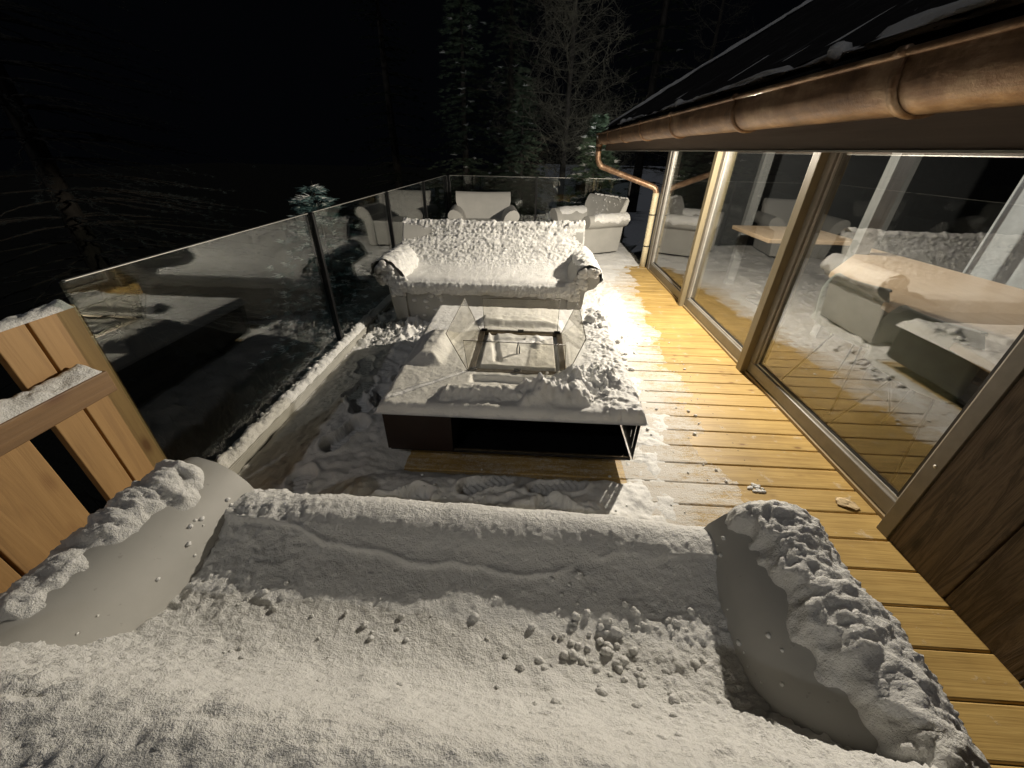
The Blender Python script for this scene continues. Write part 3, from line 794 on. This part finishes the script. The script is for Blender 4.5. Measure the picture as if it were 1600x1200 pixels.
# tapered hollow box
def wallq(mb, a, b, z0, z1, ins, th=.014):
    a, b = Vector(a), Vector(b); d = (b - a).normalized(); n = Vector((-d.y, d.x))
    mb.prism([(*(a + n*ins + d*ins), z0), (*(b + n*ins - d*ins), z0), (*(b + n*(ins + th) - d*ins), z0), (*(a + n*(ins + th) + d*ins), z0)],
             [(*a, z1), (*b, z1), (*(b + n*th), z1), (*(a + n*th), z1)])
I = .022
obj('panel', (lambda m: (wallq(m, (TX0, TY0), (TX0 + .34, TY0), .085, .315, .0, .012), m)[1])(MB()), BROWN, ft)
m = MB(); wallq(m, (TX0, TY1), (TX0, TY0), .085, .315, .012); obj('side_panel', m, BROWN, ft)
m = MB(); wallq(m, (TX1, TY1), (TX0, TY1), .085, .315, .012); obj('back_panel', m, BLACK, ft)
# right side: steel panel with thin vent slots letting the light through
m = MB(); x0, x1 = TX1 - .0035, TX1 - .002
slots = [(1.545, 1.556, .13, .31), (1.60, 1.609, .20, .31), (1.60, 1.609, .115, .185)]
ycuts = [TY0, 1.545, 1.556, 1.60, 1.609, TY1]
m.box((x0, TY0, .085), (x1, 1.543, .315)); m.box((x0, 1.551, .085), (x1, 1.60, .315)); m.box((x0, 1.607, .085), (x1, TY1, .315))
m.box((x0, 1.543, .085), (x1, 1.551, .12)); m.box((x0, 1.543, .265), (x1, 1.551, .315))
m.box((x0, 1.60, .085), (x1, 1.607, .15)); m.box((x0, 1.60, .20), (x1, 1.607, .225)); m.box((x0, 1.60, .285), (x1, 1.607, .315))
obj('slotted_panel', m, BLACK, ft)
obj('partition', MB().box((TX0 + .332, TY0 + .013, .087), (TX0 + .338, TY1 - .03, .313)), BLACK, ft)
obj('floor_panel', MB().box((TX0 + .01, TY0 + .006, .072), (TX1 - .01, TY1 - .01, .084)), BLACK, ft, bevel=.002)
for a in (TX0 + .16, TX1 - .2):
    for b in (TY0 + .2, TY1 - .2): obj('foot', MB().box((a - .03, b - .03, 0), (a + .03, b + .03, .0715)), BLACK, ft)
m = MB(); m.box((TX0 + .34, TY0 + .012, .084), (TX1 - .02, TY0 + .02, .092)); obj('front_lip', m, STEEL, ft)
# burner tray
bx0, bx1, by0, by1 = -.325, .225, 1.84, 2.42
m = MB(); q = .035
for a, b in (((bx0, by0, .345), (bx1, by0 + q, .372)), ((bx0, by1 - q, .345), (bx1, by1, .372)), ((bx0, by0 + q, .345), (bx0 + q, by1 - q, .372)), ((bx1 - q, by0 + q, .345), (bx1, by1 - q, .372))): m.box(a, b)
tray = obj('burner_tray', m, STEEL, ft, bevel=.003)
for cx in (bx0 + .03, bx1 - .03, -.05):
    for cy in (by0 + .018, by1 - .018): obj('glass_clip', MB().box((cx - .02, cy - .010, .3721), (cx + .02, cy + .010, .384)), BLACK, tray, bevel=.002)
# wind screens
def pane(a, b, c, d, th=.006, edge=True):
    a, b, c, d = [Vector(p) for p in (a, b, c, d)]; n = (b - a).cross(d - a).normalized() * th * .5
    m = MB(); m.prism([a - n, b - n, c - n, d - n], [a + n, b + n, c + n, d + n]); o = obj('wind_screen', m, SGLASS, ft)
    m = MB(); m.tube([b, c, d, a], .0022, 5); obj('glass_edge', m, EDGEG, o)
EDGEG = simple('glass_edge', (.10, .085, .055), .3)
pane((-.325, 1.85, .365), (-.325, 2.41, .365), (-.425, 2.42, .585), (-.425, 1.82, .60))
pane((.225, 1.85, .365), (.225, 2.41, .365), (.315, 2.42, .59), (.300, 1.83, .595))
pane((-.32, 1.835, .37), (.21, 1.835, .37), (.20, 1.83, .555), (-.34, 1.83, .56))
pane((-.30, 2.44, .365), (.20, 2.44, .365), (.20, 2.45, .585), (-.31, 2.45, .58))
m = MB(); m.tube([(-.06, 2.06, .36), (-.062, 2.06, .41), (-.055, 2.055, .455), (-.047, 2.06, .42), (-.045, 2.065, .36)], .004, 6)
obj('igniter', m, BLACK, ft)
# snow on the table top
gx = np.arange(TX0 - .03, TX1 + .031, .006); gy = np.arange(TY0 - .03, TY1 + .031, .006)
X, Y = np.meshgrid(gx, gy)
n1 = fbm(X, Y, f=4, o=4, s=301); n2 = fbm(X, Y, f=16, o=4, s=302); n3 = fbm(X, Y, f=55, o=3, s=306)
ex = np.minimum(np.minimum(X - (TX0 - .022), (TX1 + .022) - X), np.minimum(Y - (TY0 - .022), (TY1 + .022) - Y))
H = .036 + .006 * n1 + .004 * n2 + .0016 * n3
def rbox(cx, cy, hx, hy, a=0):
    ca, sa = math.cos(a), math.sin(a); u = (X - cx) * ca + (Y - cy) * sa; v = -(X - cx) * sa + (Y - cy) * ca
    qx, qy = np.abs(u) - hx, np.abs(v) - hy
    return np.sqrt(np.clip(qx, 0, 9)**2 + np.clip(qy, 0, 9)**2) + np.minimum(np.maximum(qx, qy), 0)
c1 = 2 * billow(X, Y, 0*X, 16, 3, 303); c2 = 2 * billow(X, Y, 0*X, 36, 3, 304); c4 = lumps(X, Y, 0*X, .10, 307, .6)
d = rbox(-.57, 2.12, .075, .20, -.05) + .012 * n2; H = H + .066 * sstep(.045, -.055, d) * (.85 + .3 * n1)
dark_ring = sstep(.07, .03, rbox(-.60, 2.12, .075, .215)) * sstep(-.62, -.66, X)
d = rbox(-.14, 1.615, .27, .035, .03) + .02 * n1 + .012 * n2; H = H + .048 * sstep(.03, -.025, d) * (.8 + .4 * n1) + .010 * c2 * (d < .03)
d = rbox(.14, 1.64, .14, .07, .1) + .02 * n2; H = H + sstep(.05, -.02, d) * (.055 * c4 + .030 * c1 + .014 * c2)
d = rbox(.33, 1.80, .13, .10, .3) + .02 * n2; H = H + sstep(.05, -.05, d) * (.045 * c1 + .020 * c2)
d = rbox(-.06, 2.56, .27, .055, .02) + .02 * n1; H = H + .055 * sstep(.03, -.03, d) * (.8 + .5 * n1)
H = H + sstep(.30, .40, X) * (.012 * c2 + .010 * np.clip(n1, 0, 1)) + .010 * sstep(.42, .5, X) * sstep(2.5, 2.7, Y) * c4 * 4
# shallow slots beside the burner, and the burner pocket itself
d = rbox(-.05, 1.765, .235, .030); H = H - .030 * sstep(.018, -.004, d)
ridge = np.abs((Y - 1.60) - (X + .62) * .85 + 0.01 * n2); H = H + .006 * sstep(.012, 0, ridge) * (X < -.35) * (X > -.66)
ridge = np.abs((Y - 1.66) - (X + .62) * .75 + 0.01 * n2); H = H + .005 * sstep(.010, 0, ridge) * (X < -.33) * (X > -.66)
d = rbox(-.05, 2.13, .262, .278); pocket = sstep(.012, -.004, d)
d2 = rbox(-.05, 2.135, .215, .225)
inner_h = .036 + .012 * n1 + .006 * n2 + .012 * sstep(.05, -.12, d2)
tr = np.minimum(np.abs((X + .19) + .15 * (Y - 2.1)), np.where(X < -.02, np.abs(Y - 2.27 - .3 * (X + .1)), 9)); inner_h = inner_h - .016 * sstep(.028, .010, tr) * (Y > 1.95)
inner_h = inner_h + .020 * sstep(.10, .02, np.abs(X - .06) + np.abs(Y - 2.2) * .4) * (.5 + n2)
hh = np.where(d2 < 0.0, inner_h, .004)
H = H * (1 - pocket) + hh * pocket
edge = np.clip((ex + .006 * n2 - .002) / .036, 0, 1); H = H * np.sqrt(1 - (1 - edge) ** 2) - .010 * (1 - edge)
Xd = X.copy(); Yd = Y.copy()
sn = MB().grid(np.stack([Xd, Yd, .333 + H], -1))
# skirt of the overhanging lip
for (cx, cy, r, i) in [(.06, 1.63, .034, 1), (.10, 1.60, .020, 2), (.155, 1.655, .030, 3), (.185, 1.66, .018, 4), (.19, 1.60, .040, 5), (.24, 1.585, .030, 6), (.27, 1.80, .026, 7), (.31, 1.77, .02, 8), (.405, 1.655, .018, 9), (.37, 1.64, .011, 10), (.34, 1.86, .02, 11), (.25, 1.86, .016, 12), (-.02, 1.59, .028, 13), (.445, 2.62, .035, 14), (.50, 2.52, .02, 15)]:
    sn.ball((cx, cy, .333 + .045 + r * .5), r, i, (1.15, 1, .85), 9, .55)
rg = random.Random(9)
for i in range(60): sn.ball((rg.gauss(.28, .09), rg.gauss(1.74, .09), .372 + rg.uniform(0, .018)), rg.choice((.005, .008, .012)) * rg.uniform(.8, 1.2), i, (1.1, 1, .9), 6, .5)
obj('snow_cover', sn, SNOW, ft)

# ------------------------------------------------------------------ house
hs = thing('house', 'low eaved house with copper gutter, big sliding windows and dark barn wood cladding', 'house', (1.7, 3.5, 0))
WX = 1.70
ZT = 1.56
# cladding near the camera
m = MB(); y = 1.165; rg = random.Random(4); k = 0
while y > -2:
    wd = .265; m.box((1.605 + .004 * (k % 2), y - wd + .004, -.05), (1.64, y, ZT)); y -= wd; k += 1
obj('wood_cladding', m, BARN, hs, bevel=.004)
obj('corner_trim', MB().box((1.598, 1.167, -.03), (1.712, 1.225, ZT)), ALU, hs, bevel=.002)
for z in (.40, .92): obj('screw', MB().tube([(1.596, 1.19, z), (1.5985, 1.19, z)], .007, 10), ALUL, hs)
# posts
def post(y0, y1, x0=1.628):
    o = obj('window_post', MB().box((x0, y0, -.02), (1.80, y1, ZT)), POSTW, hs, bevel=.004)
    return o
post(2.645, 2.72); post(4.10, 4.165); obj('window_post', MB().box((1.66, 5.60, -.02), (1.80, 5.70, ZT)), ALU, hs, bevel=.004)
# sliding windows
def window(y0, y1):
    fr = MB(); xo, xi = 1.672, 1.745; fb, fs = .085, .062
    fr.box((xo, y0, .02), (xi, y1, .02 + fb)); fr.box((xo, y0, ZT - .08), (xi, y1, ZT))
    fr.box((xo, y0, .02 + fb), (xi, y0 + fs, ZT - .08)); fr.box((xo, y1 - fs, .02 + fb), (xi, y1, ZT - .08))
    o = obj('window_frame', fr, ALU, hs, bevel=.006)
    z0, z1, a, b = .02 + fb, ZT - .08, y0 + fs, y1 - fs
    g = MB(); g.box((1.70, a - .01, z0 - .01), (1.706, b + .01, z1 + .01)); obj('glass_pane', g, WGLASS, o)
    bd = MB(); t = .012
    bd.box((1.688, a, z0), (1.6995, b, z0 + t)); bd.box((1.688, b - t, z0 + t), (1.6995, b, z1)); obj('glazing_bead', bd, ALUL, o)
    gk = MB(); gk.box((1.690, a, z0 + t), (1.6995, a + .022, z1)); gk.box((1.694, a + .022, z0 + t), (1.6995, b - t, z0 + t + .010)); obj('gasket', gk, GASK, o)
window(1.225, 2.643); window(2.722, 4.098); window(4.167, 5.598)
obj('window_sill', MB().box((1.662, 1.225, -.02), (1.735, 5.60, .018)), SILLW, hs, bevel=.003)
# fascia, soffit, rafters
GX, GZ, GR = .868, 1.565, .073
obj('fascia_board', MB().box((.935, -2.0, 1.437), (.962, 6.1, 1.66)), FASCW, hs, bevel=.003)
obj('fascia_trim', MB().box((.930, -2.0, 1.431), (.966, 6.1, 1.4365)), ALUL, hs)
obj('soffit', MB().box((.963, -2.0, 1.565), (1.90, 6.1, 1.585)), FASCW, hs)
# roof
PIT = math.tan(R_(29.5))
def rz(x): return 1.645 + (x - .86) * PIT
nx, ny = 60, 420
U = np.linspace(.885, 6.0, nx)[None, :]; yy = np.linspace(-2.5, 6.12, ny)[:, None]
Xg = U + 0*yy; Yg = yy + 0*U
wave = .022 * np.abs(np.sin(np.pi * Yg / .30)) ** .6 + .012 * ((Xg * 3.0) % 1)
P = np.stack([Xg, Yg, rz(Xg) + wave], -1)
rf_ = MB().grid(P); rf_.prism([(.885, -2.5, rz(.885) - .06), (6.0, -2.5, rz(6) - .06), (6.0, 6.12, rz(6) - .06), (.885, 6.12, rz(.885) - .06)], [(.885, -2.5, rz(.885) - .004), (6.0, -2.5, rz(6) - .004), (6.0, 6.12, rz(6) - .004), (.885, 6.12, rz(.885) - .004)])
obj('roof', rf_, TILE, hs)
# snow left on the roof: verge drift, streaks between the tile rows, clots on the eave
def ridge_path(pts, rad, seed, step=.02):
    m = MB(); pts = [Vector(p) for p in pts]
    ring = 12; P = []; 
    for a, b in zip(pts[:-1], pts[1:]):
        n = max(2, int((b - a).length / step))
        for k in range(n): P.append(a.lerp(b, k / n))
    P.append(pts[-1]); P = np.array([tuple(p) for p in P]); s = np.arange(len(P)) * step
    T = np.gradient(P, axis=0); T /= np.linalg.norm(T, axis=1)[:, None]
    up = np.array([0, 0, 1.]); side = np.cross(T, up); side /= np.linalg.norm(side, axis=1)[:, None]; nn = np.cross(side, T)
    V = np.zeros((len(P), ring, 3))
    for k in range(ring):
        a = math.pi * k / (ring - 1)
        rr = rad * (.75 + .8 * fbm(s, 0*s + math.cos(a)*.3, 0*s + math.sin(a)*.3, f=5, o=4, s=seed)) * np.clip(s / .08, 0, 1) * np.clip((s[-1] - s) / .08, 0, 1)
        V[:, k] = P + side * (math.cos(a) * rr)[:, None] * 1.3 + nn * (math.sin(a) * rr)[:, None]
    return m.grid(V)
rs = MB()
def addm(a, b): a.add(b.v, b.f, True)
addm(rs, ridge_path([(.90, 6.06, rz(.90) + .02), (1.6, 6.06, rz(1.6) + .035), (2.6, 6.07, rz(2.6) + .04), (4.6, 6.07, rz(4.6) + .04)], .034, 5))
rg = random.Random(21)
yk = 5.75
while yk > -1.2:
    L = rg.uniform(.10, .45)
    addm(rs, ridge_path([(.895 + rg.uniform(0, .1), yk, rz(.9) + .012), (.9 + L, yk + .01, rz(.9 + L) + .02)], rg.uniform(.004, .009), rg.randrange(999)))
    if rg.random() < .35: rs.ball((.895, yk, rz(.895) + .02), rg.uniform(.018, .034), rg.randrange(99), (1, 1.3, .9), 8, .4)
    yk -= .30
_y = 5.2
while _y > -1.2:
    addm(rs, ridge_path([(.895, _y, rz(.895) + .006), (.90, _y - .45, rz(.9) + .010), (.895, _y - .9, rz(.895) + .006)], rg.uniform(.010, .020), int(_y*57) + 300)); _y -= .8
for a, b, r in ((4.6, 3.9, .016), (3.5, 2.6, .018), (2.35, 1.75, .024), (1.45, .3, .034), (.2, -1.2, .04)):
    addm(rs, ridge_path([(.895, a, rz(.895) + .008), (.90, (a+b)/2, rz(.9) + .015), (.895, b, rz(.895) + .01)], r, int(a*31)))
obj('roof_snow', rs, SNOW, hs)
# gutter (half round) with hooks
m = MB(); ring = 22; V = []
ys_ = np.linspace(-2.0, 6.1, 60)
for R0 in (GR, GR - .003):
    A = np.zeros((len(ys_), ring, 3))
    for k in range(ring):
        a = math.pi * (1 + k / (ring - 1)); A[:, k] = np.stack([GX + R0 * math.cos(a) + 0*ys_, ys_, GZ + .012 + R0 * math.sin(a) + (.036 if k in (0, ring - 1) else 0) + 0*ys_], -1)
    m.grid(A if R0 == GR else A[:, ::-1])
m.tube([(GX - GR - .004, -2, GZ + .050), (GX - GR - .004, 6.1, GZ + .050)], .0085, 10)
a_ = [math.pi * (1 + k / 14) for k in range(15)]
m.prism([(GX + GR * math.cos(a), 6.098, GZ + .012 + GR * math.sin(a)) for a in a_], [(GX + GR * math.cos(a), 6.102, GZ + .012 + GR * math.sin(a)) for a in a_])
gut = obj('gutter', m, COPPER, hs)
for hy in (.30, 1.13, 1.96, 2.82, 3.6, 4.4, 5.15, 5.8):
    m = MB(); r0, r1 = GR + .0015, GR + .008
    pts = [(GX + (GR + .005) * math.cos(a), GZ + .012 + (GR + .005) * math.sin(a)) for a in [math.pi * (1 + k / 16) for k in range(17)]]
    vs_, fs_ = [], []
    for s_, (hx, hz) in enumerate(pts):
        a = math.pi * (1 + s_ / 16); c_, d_ = math.cos(a), math.sin(a)
        for q, dy in ((r0, -.014), (r1, -.011), (r1, .011), (r0, .014)): vs_.append((GX + q * c_, hy + dy, GZ + .012 + q * d_))
    for s_ in range(16):
        for q in range(3): a = s_*4 + q; fs_.append((a, a + 1, a + 5, a + 4))
    m.add(vs_, fs_, True)
    m.tube([(GX - GR - .006, hy - .013, GZ + .052), (GX - GR - .006, hy + .013, GZ + .052)], .0115, 10)
    m.box((GX - GR - .008, hy - .012, GZ + .010), (GX - GR - .0015, hy + .012, GZ + .05))
    m.box((GX + GR - .002, hy - .012, GZ + .008), (GX + GR + .012, hy + .012, GZ + .04))
    obj('gutter_hook', m, COPPER, gut)
# end clot of snow on the gutter
m = MB(); m.tube([(GX - GR - .010, 5.95, GZ + .03), (GX - .03, 5.95, GZ - .045), (GX + .03, 5.94, GZ - .048)], [.010, .014, .008], 8); obj('snow_clot', m, SNOW, gut)
# downpipe
m = MB(); def_pts = [(GX - .03, 6.03, GZ - .03), (GX - .033, 6.02, GZ - .10), (GX - .035, 6.0, GZ - .20), (GX - .02, 5.985, GZ - .265), (GX + .02, 5.97, GZ - .31), (GX + .07, 5.96, GZ - .33), (1.30, 5.86, 1.12), (1.54, 5.80, 1.045), (1.595, 5.785, 1.02), (1.618, 5.78, .985), (1.625, 5.78, .95)]
C3 = [Vector(p) for p in def_pts]
sm = []
for i in range(len(C3) - 1):
    p0, p1, p2, p3 = C3[max(i-1, 0)], C3[i], C3[i+1], C3[min(i+2, len(C3)-1)]
    for t in [q / 5 for q in range(5)]:
        sm.append(.5*((2*p1) + (p2 - p0)*t + (2*p0 - 5*p1 + 4*p2 - p3)*t*t + (3*p1 - p0 - 3*p2 + p3)*t**3))
sm.append(C3[-1]); m.tube(sm, .036, 16)
m.tube([(GX - .03, 6.03, GZ - .02), (GX - .032, 6.025, GZ - .09)], [.050, .040], 16)
dp = obj('downpipe', m, COPPER, hs)
m = MB(); m.tube([(1.625, 5.78, .965), (1.625, 5.78, .90), (1.625, 5.78, .30), (1.625, 5.78, -.02)], [.042, .040, .040, .040], 18); obj('lower_pipe', m, CREAM, dp)
for z in (.69, .28):
    m = MB(); m.tube([(1.625, 5.78, z), (1.625, 5.78, z + .014)], .0435, 18); m.box((1.66, 5.772, z + .002), (1.70, 5.788, z + .012)); obj('pipe_clip', m, BLACK, dp)
# room shell
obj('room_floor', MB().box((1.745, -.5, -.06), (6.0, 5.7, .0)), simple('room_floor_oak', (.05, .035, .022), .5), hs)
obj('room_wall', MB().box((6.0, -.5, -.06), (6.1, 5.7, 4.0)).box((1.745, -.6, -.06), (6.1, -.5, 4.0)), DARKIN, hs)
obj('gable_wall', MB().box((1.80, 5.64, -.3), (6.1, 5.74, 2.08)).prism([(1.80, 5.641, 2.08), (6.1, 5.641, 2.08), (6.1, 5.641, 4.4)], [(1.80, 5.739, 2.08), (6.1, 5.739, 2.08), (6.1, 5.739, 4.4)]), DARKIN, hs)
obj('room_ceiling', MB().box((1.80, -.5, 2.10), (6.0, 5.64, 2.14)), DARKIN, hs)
# lamp fitting under the soffit
m = MB(); m.tube([(1.57, 3.45, 1.565), (1.57, 3.45, 1.495)], .035, 16); obj('eave_lamp', m, ALUL, hs)

# ------------------------------------------------------------------ room furniture
dt = thing('dining_table', 'long oak dining table behind the window glass', 'dining table', (2.5, 2.3, 0))
P = [(2.06, 2.80), (1.98, .6), (2.95, .5), (3.00, 3.0)]
P = [(1.78, 1.28), (3.10, 1.00), (2.95, 3.70), (2.06, 2.77)]
obj('tabletop', MB().prism([(x, y, .705) for x, y in P], [(x, y, .745) for x, y in P]), TABLEW, dt, bevel=.006)
m = MB(); m.box((2.45, 1.25, 0), (2.60, 1.5, .704)); obj('table_leg', m, BLACK, dt)
m = MB(); m.box((2.45, 2.3, 0), (2.60, 2.55, .704)); obj('table_leg', m, BLACK, dt)
t2 = thing('side_table', 'small pale wooden table glimpsed through the middle window', 'table', (2.5, 4.1, 0))
obj('tabletop', MB().box((2.25, 3.95, .70), (3.1, 4.75, .74)), TABLEW, t2, bevel=.006)
m = MB(); m.tube([(2.7, 4.35, 0), (2.7, 4.35, .70)], .03, 12); m.tube([(2.7, 4.35, 0), (2.7, 4.35, .02)], .22, 20); obj('pedestal', m, BLACK, t2)
def din_chair(loc, rz, label):
    t = thing('dining_chair', label, 'chair', loc, rz, 'shell chairs at the dining table')
    n = 17; A = np.zeros((12, n, 3))
    prof = [(-.20, .445), (-.12, .43), (0, .425), (.12, .435), (.19, .47), (.225, .54), (.24, .62), (.25, .70), (.255, .76), (.252, .79), (.245, .795), (.24, .79)]
    for j, (d, z) in enumerate(prof):
        wd = .22 * (1 - .25 * max(0, z - .72) / .08) if z > .72 else .22
        for i, u in enumerate(np.linspace(-1, 1, n)): A[j, i] = (u * wd, d - .05 * u*u * (z > .5) , z + .03 * u*u * (z < .5))
    m = MB().grid(A); o = obj('seat_shell', m, CHAIRM, t, True); s = o.modifiers.new('thick', 'SOLIDIFY'); s.thickness = .012
    for sx in (-1, 1):
        for sy in (-1, 1):
            m = MB(); m.tube([(sx*.10, sy*.10, .425), (sx*.22, sy*.22, 0)], .007, 8); obj('leg', m, BLACK, t, True)
    return t
din_chair((2.13, 2.36, 0), R_(100), 'grey-green shell chair with thin legs, second from the pot at the dining table')
din_chair((2.06, 1.78, 0), R_(102), 'grey-green shell chair with thin legs, nearest the camera at the dining table')
m = MB()
din_chair((3.12, 1.75, 0), R_(-90), 'shell chair standing on the far side of the dining table')
pt = thing('planter', 'black tub topped with a pale cushion beyond the dining chairs', 'tub', (2.25, 1.05, 0))
for (a, b, c_, d_) in ((2.62, 3.35, .07, 1), (3.6, 4.5, .08, 2), (3.2, 1.5, .07, 3), (2.5, 5.0, .06, 4), (4.2, 2.9, .09, 5)):
    obj('room_post', MB().box((a, b, 0), (a + c_*1.6, b + c_*1.3, 2.10)), BEAMW, hs, bevel=.004)
u_ = np.linspace(0, 1, 90)[None, :]; z_ = np.linspace(.03, 2.08, 8)[:, None]
cx_ = 3.13 + .75 * u_ + 0 * z_; cy_ = 2.95 - 1.0 * u_ + .045 * np.sin(u_ * 52) * (1.1 - .2 * z_) + .012 * np.sin(u_ * 131) + 0 * z_
cur = tag(obj('curtain', MB().grid(np.stack([cx_, cy_, z_ + 0 * u_], -1)), simple('grey_curtain', (.30, .32, .35), .9)), 'long pleated grey curtain inside behind the near window', 'curtain')
cm = cur.modifiers.new('thick', 'SOLIDIFY'); cm.thickness = .004
obj('pot', MB().prism([(2.16, .98, 0), (2.36, .98, 0), (2.36, 1.18, 0), (2.16, 1.18, 0)], [(2.12, .94, .40), (2.40, .94, .40), (2.40, 1.22, .40), (2.12, 1.22, .40)]), BLACK, pt, bevel=.006)
m = MB(); m.ball((2.26, 1.08, .43), .17, 4, (1.0, 1.0, .32), 14, .12); obj('cushion', m, simple('pale_wool', (.42, .42, .42), .9, 0, 60, .5), pt)

# ------------------------------------------------------------------ trees
def needle_spray(nm, rg, p, d, n, L, w=.006, droop=.25):
    """short pointed shoots fanned about a twig"""
    for i in range(n):
        a = rg.uniform(-1, 1); side = Vector((-d.y, d.x, 0)); side = side.normalized() if side.length > 1e-4 else Vector((1, 0, 0))
        q = (d * rg.uniform(.3, 1) + side * a * 1.0 + Vector((0, 0, rg.uniform(-droop, .25)))).normalized() * L * rg.uniform(.5, 1.15)
        s = side.cross(q).normalized() * w; s2 = side * w
        b = p + Vector((rg.gauss(0, .01), rg.gauss(0, .01), rg.gauss(0, .01)))
        nm.add([b + s, b - s*.6 + s2, b - s*.6 - s2, b + q], [(0, 1, 3), (1, 2, 3), (2, 0, 3)])
def spruce(name, label, loc, H, R0, seed, nmat, whorls, per, spray, L, snow=0, group=None, first=.1, w=.006, snow_r=.02, sides=None, st=None):
    rg = random.Random(seed); t = thing(name, label, 'tree', loc, 0, group)
    m = MB(); m.tube([(0, 0, -.3), (.01*H*rg.gauss(0, .5), 0, H*.5), (0, .01*H, H)], [.018*H + .01, .011*H, .002], 8); 
    nm, sm = MB(), MB()
    for i in range(whorls):
        f = first + (1 - first) * (i + rg.random()*.6) / whorls; z = f * H
        r = R0 * (1 - f) ** .8 * (.8 + .35 * rg.random()) + .04*H*.2
        for k in range(per):
            a = rg.uniform(0, 6.283)
            if sides and rg.random() > sides[1]: a = rg.gauss(sides[0], .8)
            dr = Vector((math.cos(a), math.sin(a), 0)); Lb = r * rg.uniform(.65, 1.12); segs = max(3, int(Lb / (st or (.14 * max(1, H/5))))); wob = rg.uniform(-.5, .5)
            pts = []
            for s in range(segs + 1):
                u = s / segs; pts.append(Vector((0, 0, z)) + dr * Lb * u + Vector((0, 0, Lb * (.10 * u - (.42 + .3*wob) * u*u + (.19 + .3*wob) * u**3))) + Vector((rg.gauss(0, .01), rg.gauss(0, .01), 0)) * Lb)
            m.tube(pts, [max(.0015, .006 * H * .35 * (1 - q / (segs + .5)) * (1 - f*.6)) for q in range(segs + 1)], 4, False)
            for s in range(1, segs + 1):
                d = (pts[s] - pts[s-1]).normalized()
                n = spray if s < segs else spray + 2
                needle_spray(nm, rg, pts[s].lerp(pts[s-1], rg.random() * .6), d, n, L, w)
                if snow and rg.random() < snow:
                    needle_spray(sm, rg, pts[s] + Vector((0, 0, w * 1.2)), d, spray // 2 + 1, L * .85, w * 1.5, -.1)
    obj('trunk', m, BARK, t, True); obj('crown', nm, nmat, t, True)
    if snow: tag(obj('snow', sm, SNOW, t, True), kind='stuff')
    return t
TG = 'trees in the dark beyond the deck'
spruce('spruce_tree', 'small snow-dusted spruce just outside the glass fence', (-2.15, 4.05, -1.65), 2.78, 1.4, 2, NEEDLEC, 30, 9, 10, .09, .5, TG, .12, .0035, .016)
spruce('spruce_tree', 'tall faint spruce at the far left with frosted branch tips', (-7.4, 6.3, -2.1), 9.5, 3.7, 3, NEEDLEF, 46, 9, 7, .085, 0, TG, .05, .0028, .028, (.3, .5), .13)
spruce('spruce_tree', 'slim dark spruce left of the bare larch', (-2.1, 13.6, -1.6), 7.4, 1.5, 5, NEEDLE, 44, 11, 10, .17, .03, TG, .08, .008, .02)
spruce('spruce_tree', 'dark spruce standing between the slim spruce and the larch', (-.9, 15.5, -1.6), 8.6, 1.7, 6, NEEDLE, 42, 10, 9, .18, .02, TG, .08, .008, .02)
spruce('spruce_tree', 'faint spruce at the back between the larch and the roof', (4.4, 19.0, -.6), 11.5, 2.2, 8, NEEDLED, 30, 8, 7, .25, .02, TG, .08, .012, .02)
spruce('spruce_tree', 'shorter bushy spruce close to the left of the larch trunk', (-.35, 11.6, -1.5), 4.6, 1.1, 16, NEEDLE, 40, 11, 10, .14, .03, TG, .08, .006, .02)
spruce('spruce_tree', 'nearly black spruce far behind the left armchair', (-6.0, 19.0, -2.0), 11.5, 2.4, 9, NEEDLED, 30, 8, 6, .25, 0, TG, .08, .012, .02)
spruce('young_pine', 'bushy green young pine behind the sideways armchair and downpipe', (1.12, 8.35, -.45), 2.45, .85, 12, NEEDLEG, 40, 11, 16, .14, .10, TG, .05, .0045, .014)
def larch(label, loc, H, seed, lean=0, n=60, spread=.33):
    rg = random.Random(seed); t = thing('larch_tree', label, 'tree', loc, 0, TG)
    m = MB(); P = [Vector((lean * q * H * .02 + .03*math.sin(q*3), .02*math.cos(q*4), H * q)) for q in [i / 10 for i in range(11)]]
    P[0].z = -.4
    m.tube(P, [.010 * H * (1 - q / 10.4) + .006 for q in range(11)], 8); obj('trunk', m, BARK, t, True)
    c = MB()
    def twig(p, d, L, r, lvl):
        segs = 4 if lvl < 2 else 3; pts = [p]; cur = d.copy()
        for s in range(segs):
            cur = (cur + Vector((rg.gauss(0, .16), rg.gauss(0, .16), rg.gauss(.09, .12)))).normalized(); pts.append(pts[-1] + cur * L / segs)
        c.tube(pts, [r * (1 - .8 * q / segs) for q in range(segs + 1)], 3, False)
        if lvl < 2:
            k = int(L * (9 if lvl == 0 else 11)) + 3
            for _ in range(k):
                u = rg.uniform(.15, 1); i = min(segs - 1, int(u * segs)); q = pts[i].lerp(pts[i+1], u*segs - i)
                sd = Vector((rg.gauss(0, 1), rg.gauss(0, 1), rg.gauss(-.1, .6))).normalized()
                twig(q, (cur * .5 + sd * .8).normalized(), L * rg.uniform(.22, .42), r * .5, lvl + 1)
    for i in range(n):
        f = .12 + .86 * i / n; a = i * 2.4 + rg.gauss(0, .4); i0 = int(f * 10); p = P[i0].lerp(P[min(10, i0+1)], f*10 - i0)
        L = H * spread * (1 - f) ** .75 * rg.uniform(.6, 1.1) + .25
        twig(p, Vector((math.cos(a), math.sin(a), rg.uniform(-.15, .35))).normalized(), L, .012 * (1 - f*.5), 0)
    obj('crown', c, LARCH, t, True); return t
larch('big bare larch with pale tangled branches in the middle beyond the deck', (.75, 12.2, -1.1), 9.5, 4, 0, 120, .24)
larch('thin bare larch rising behind the roof verge', (5.2, 15.5, -.6), 9.5, 14, 0, 46, .20)
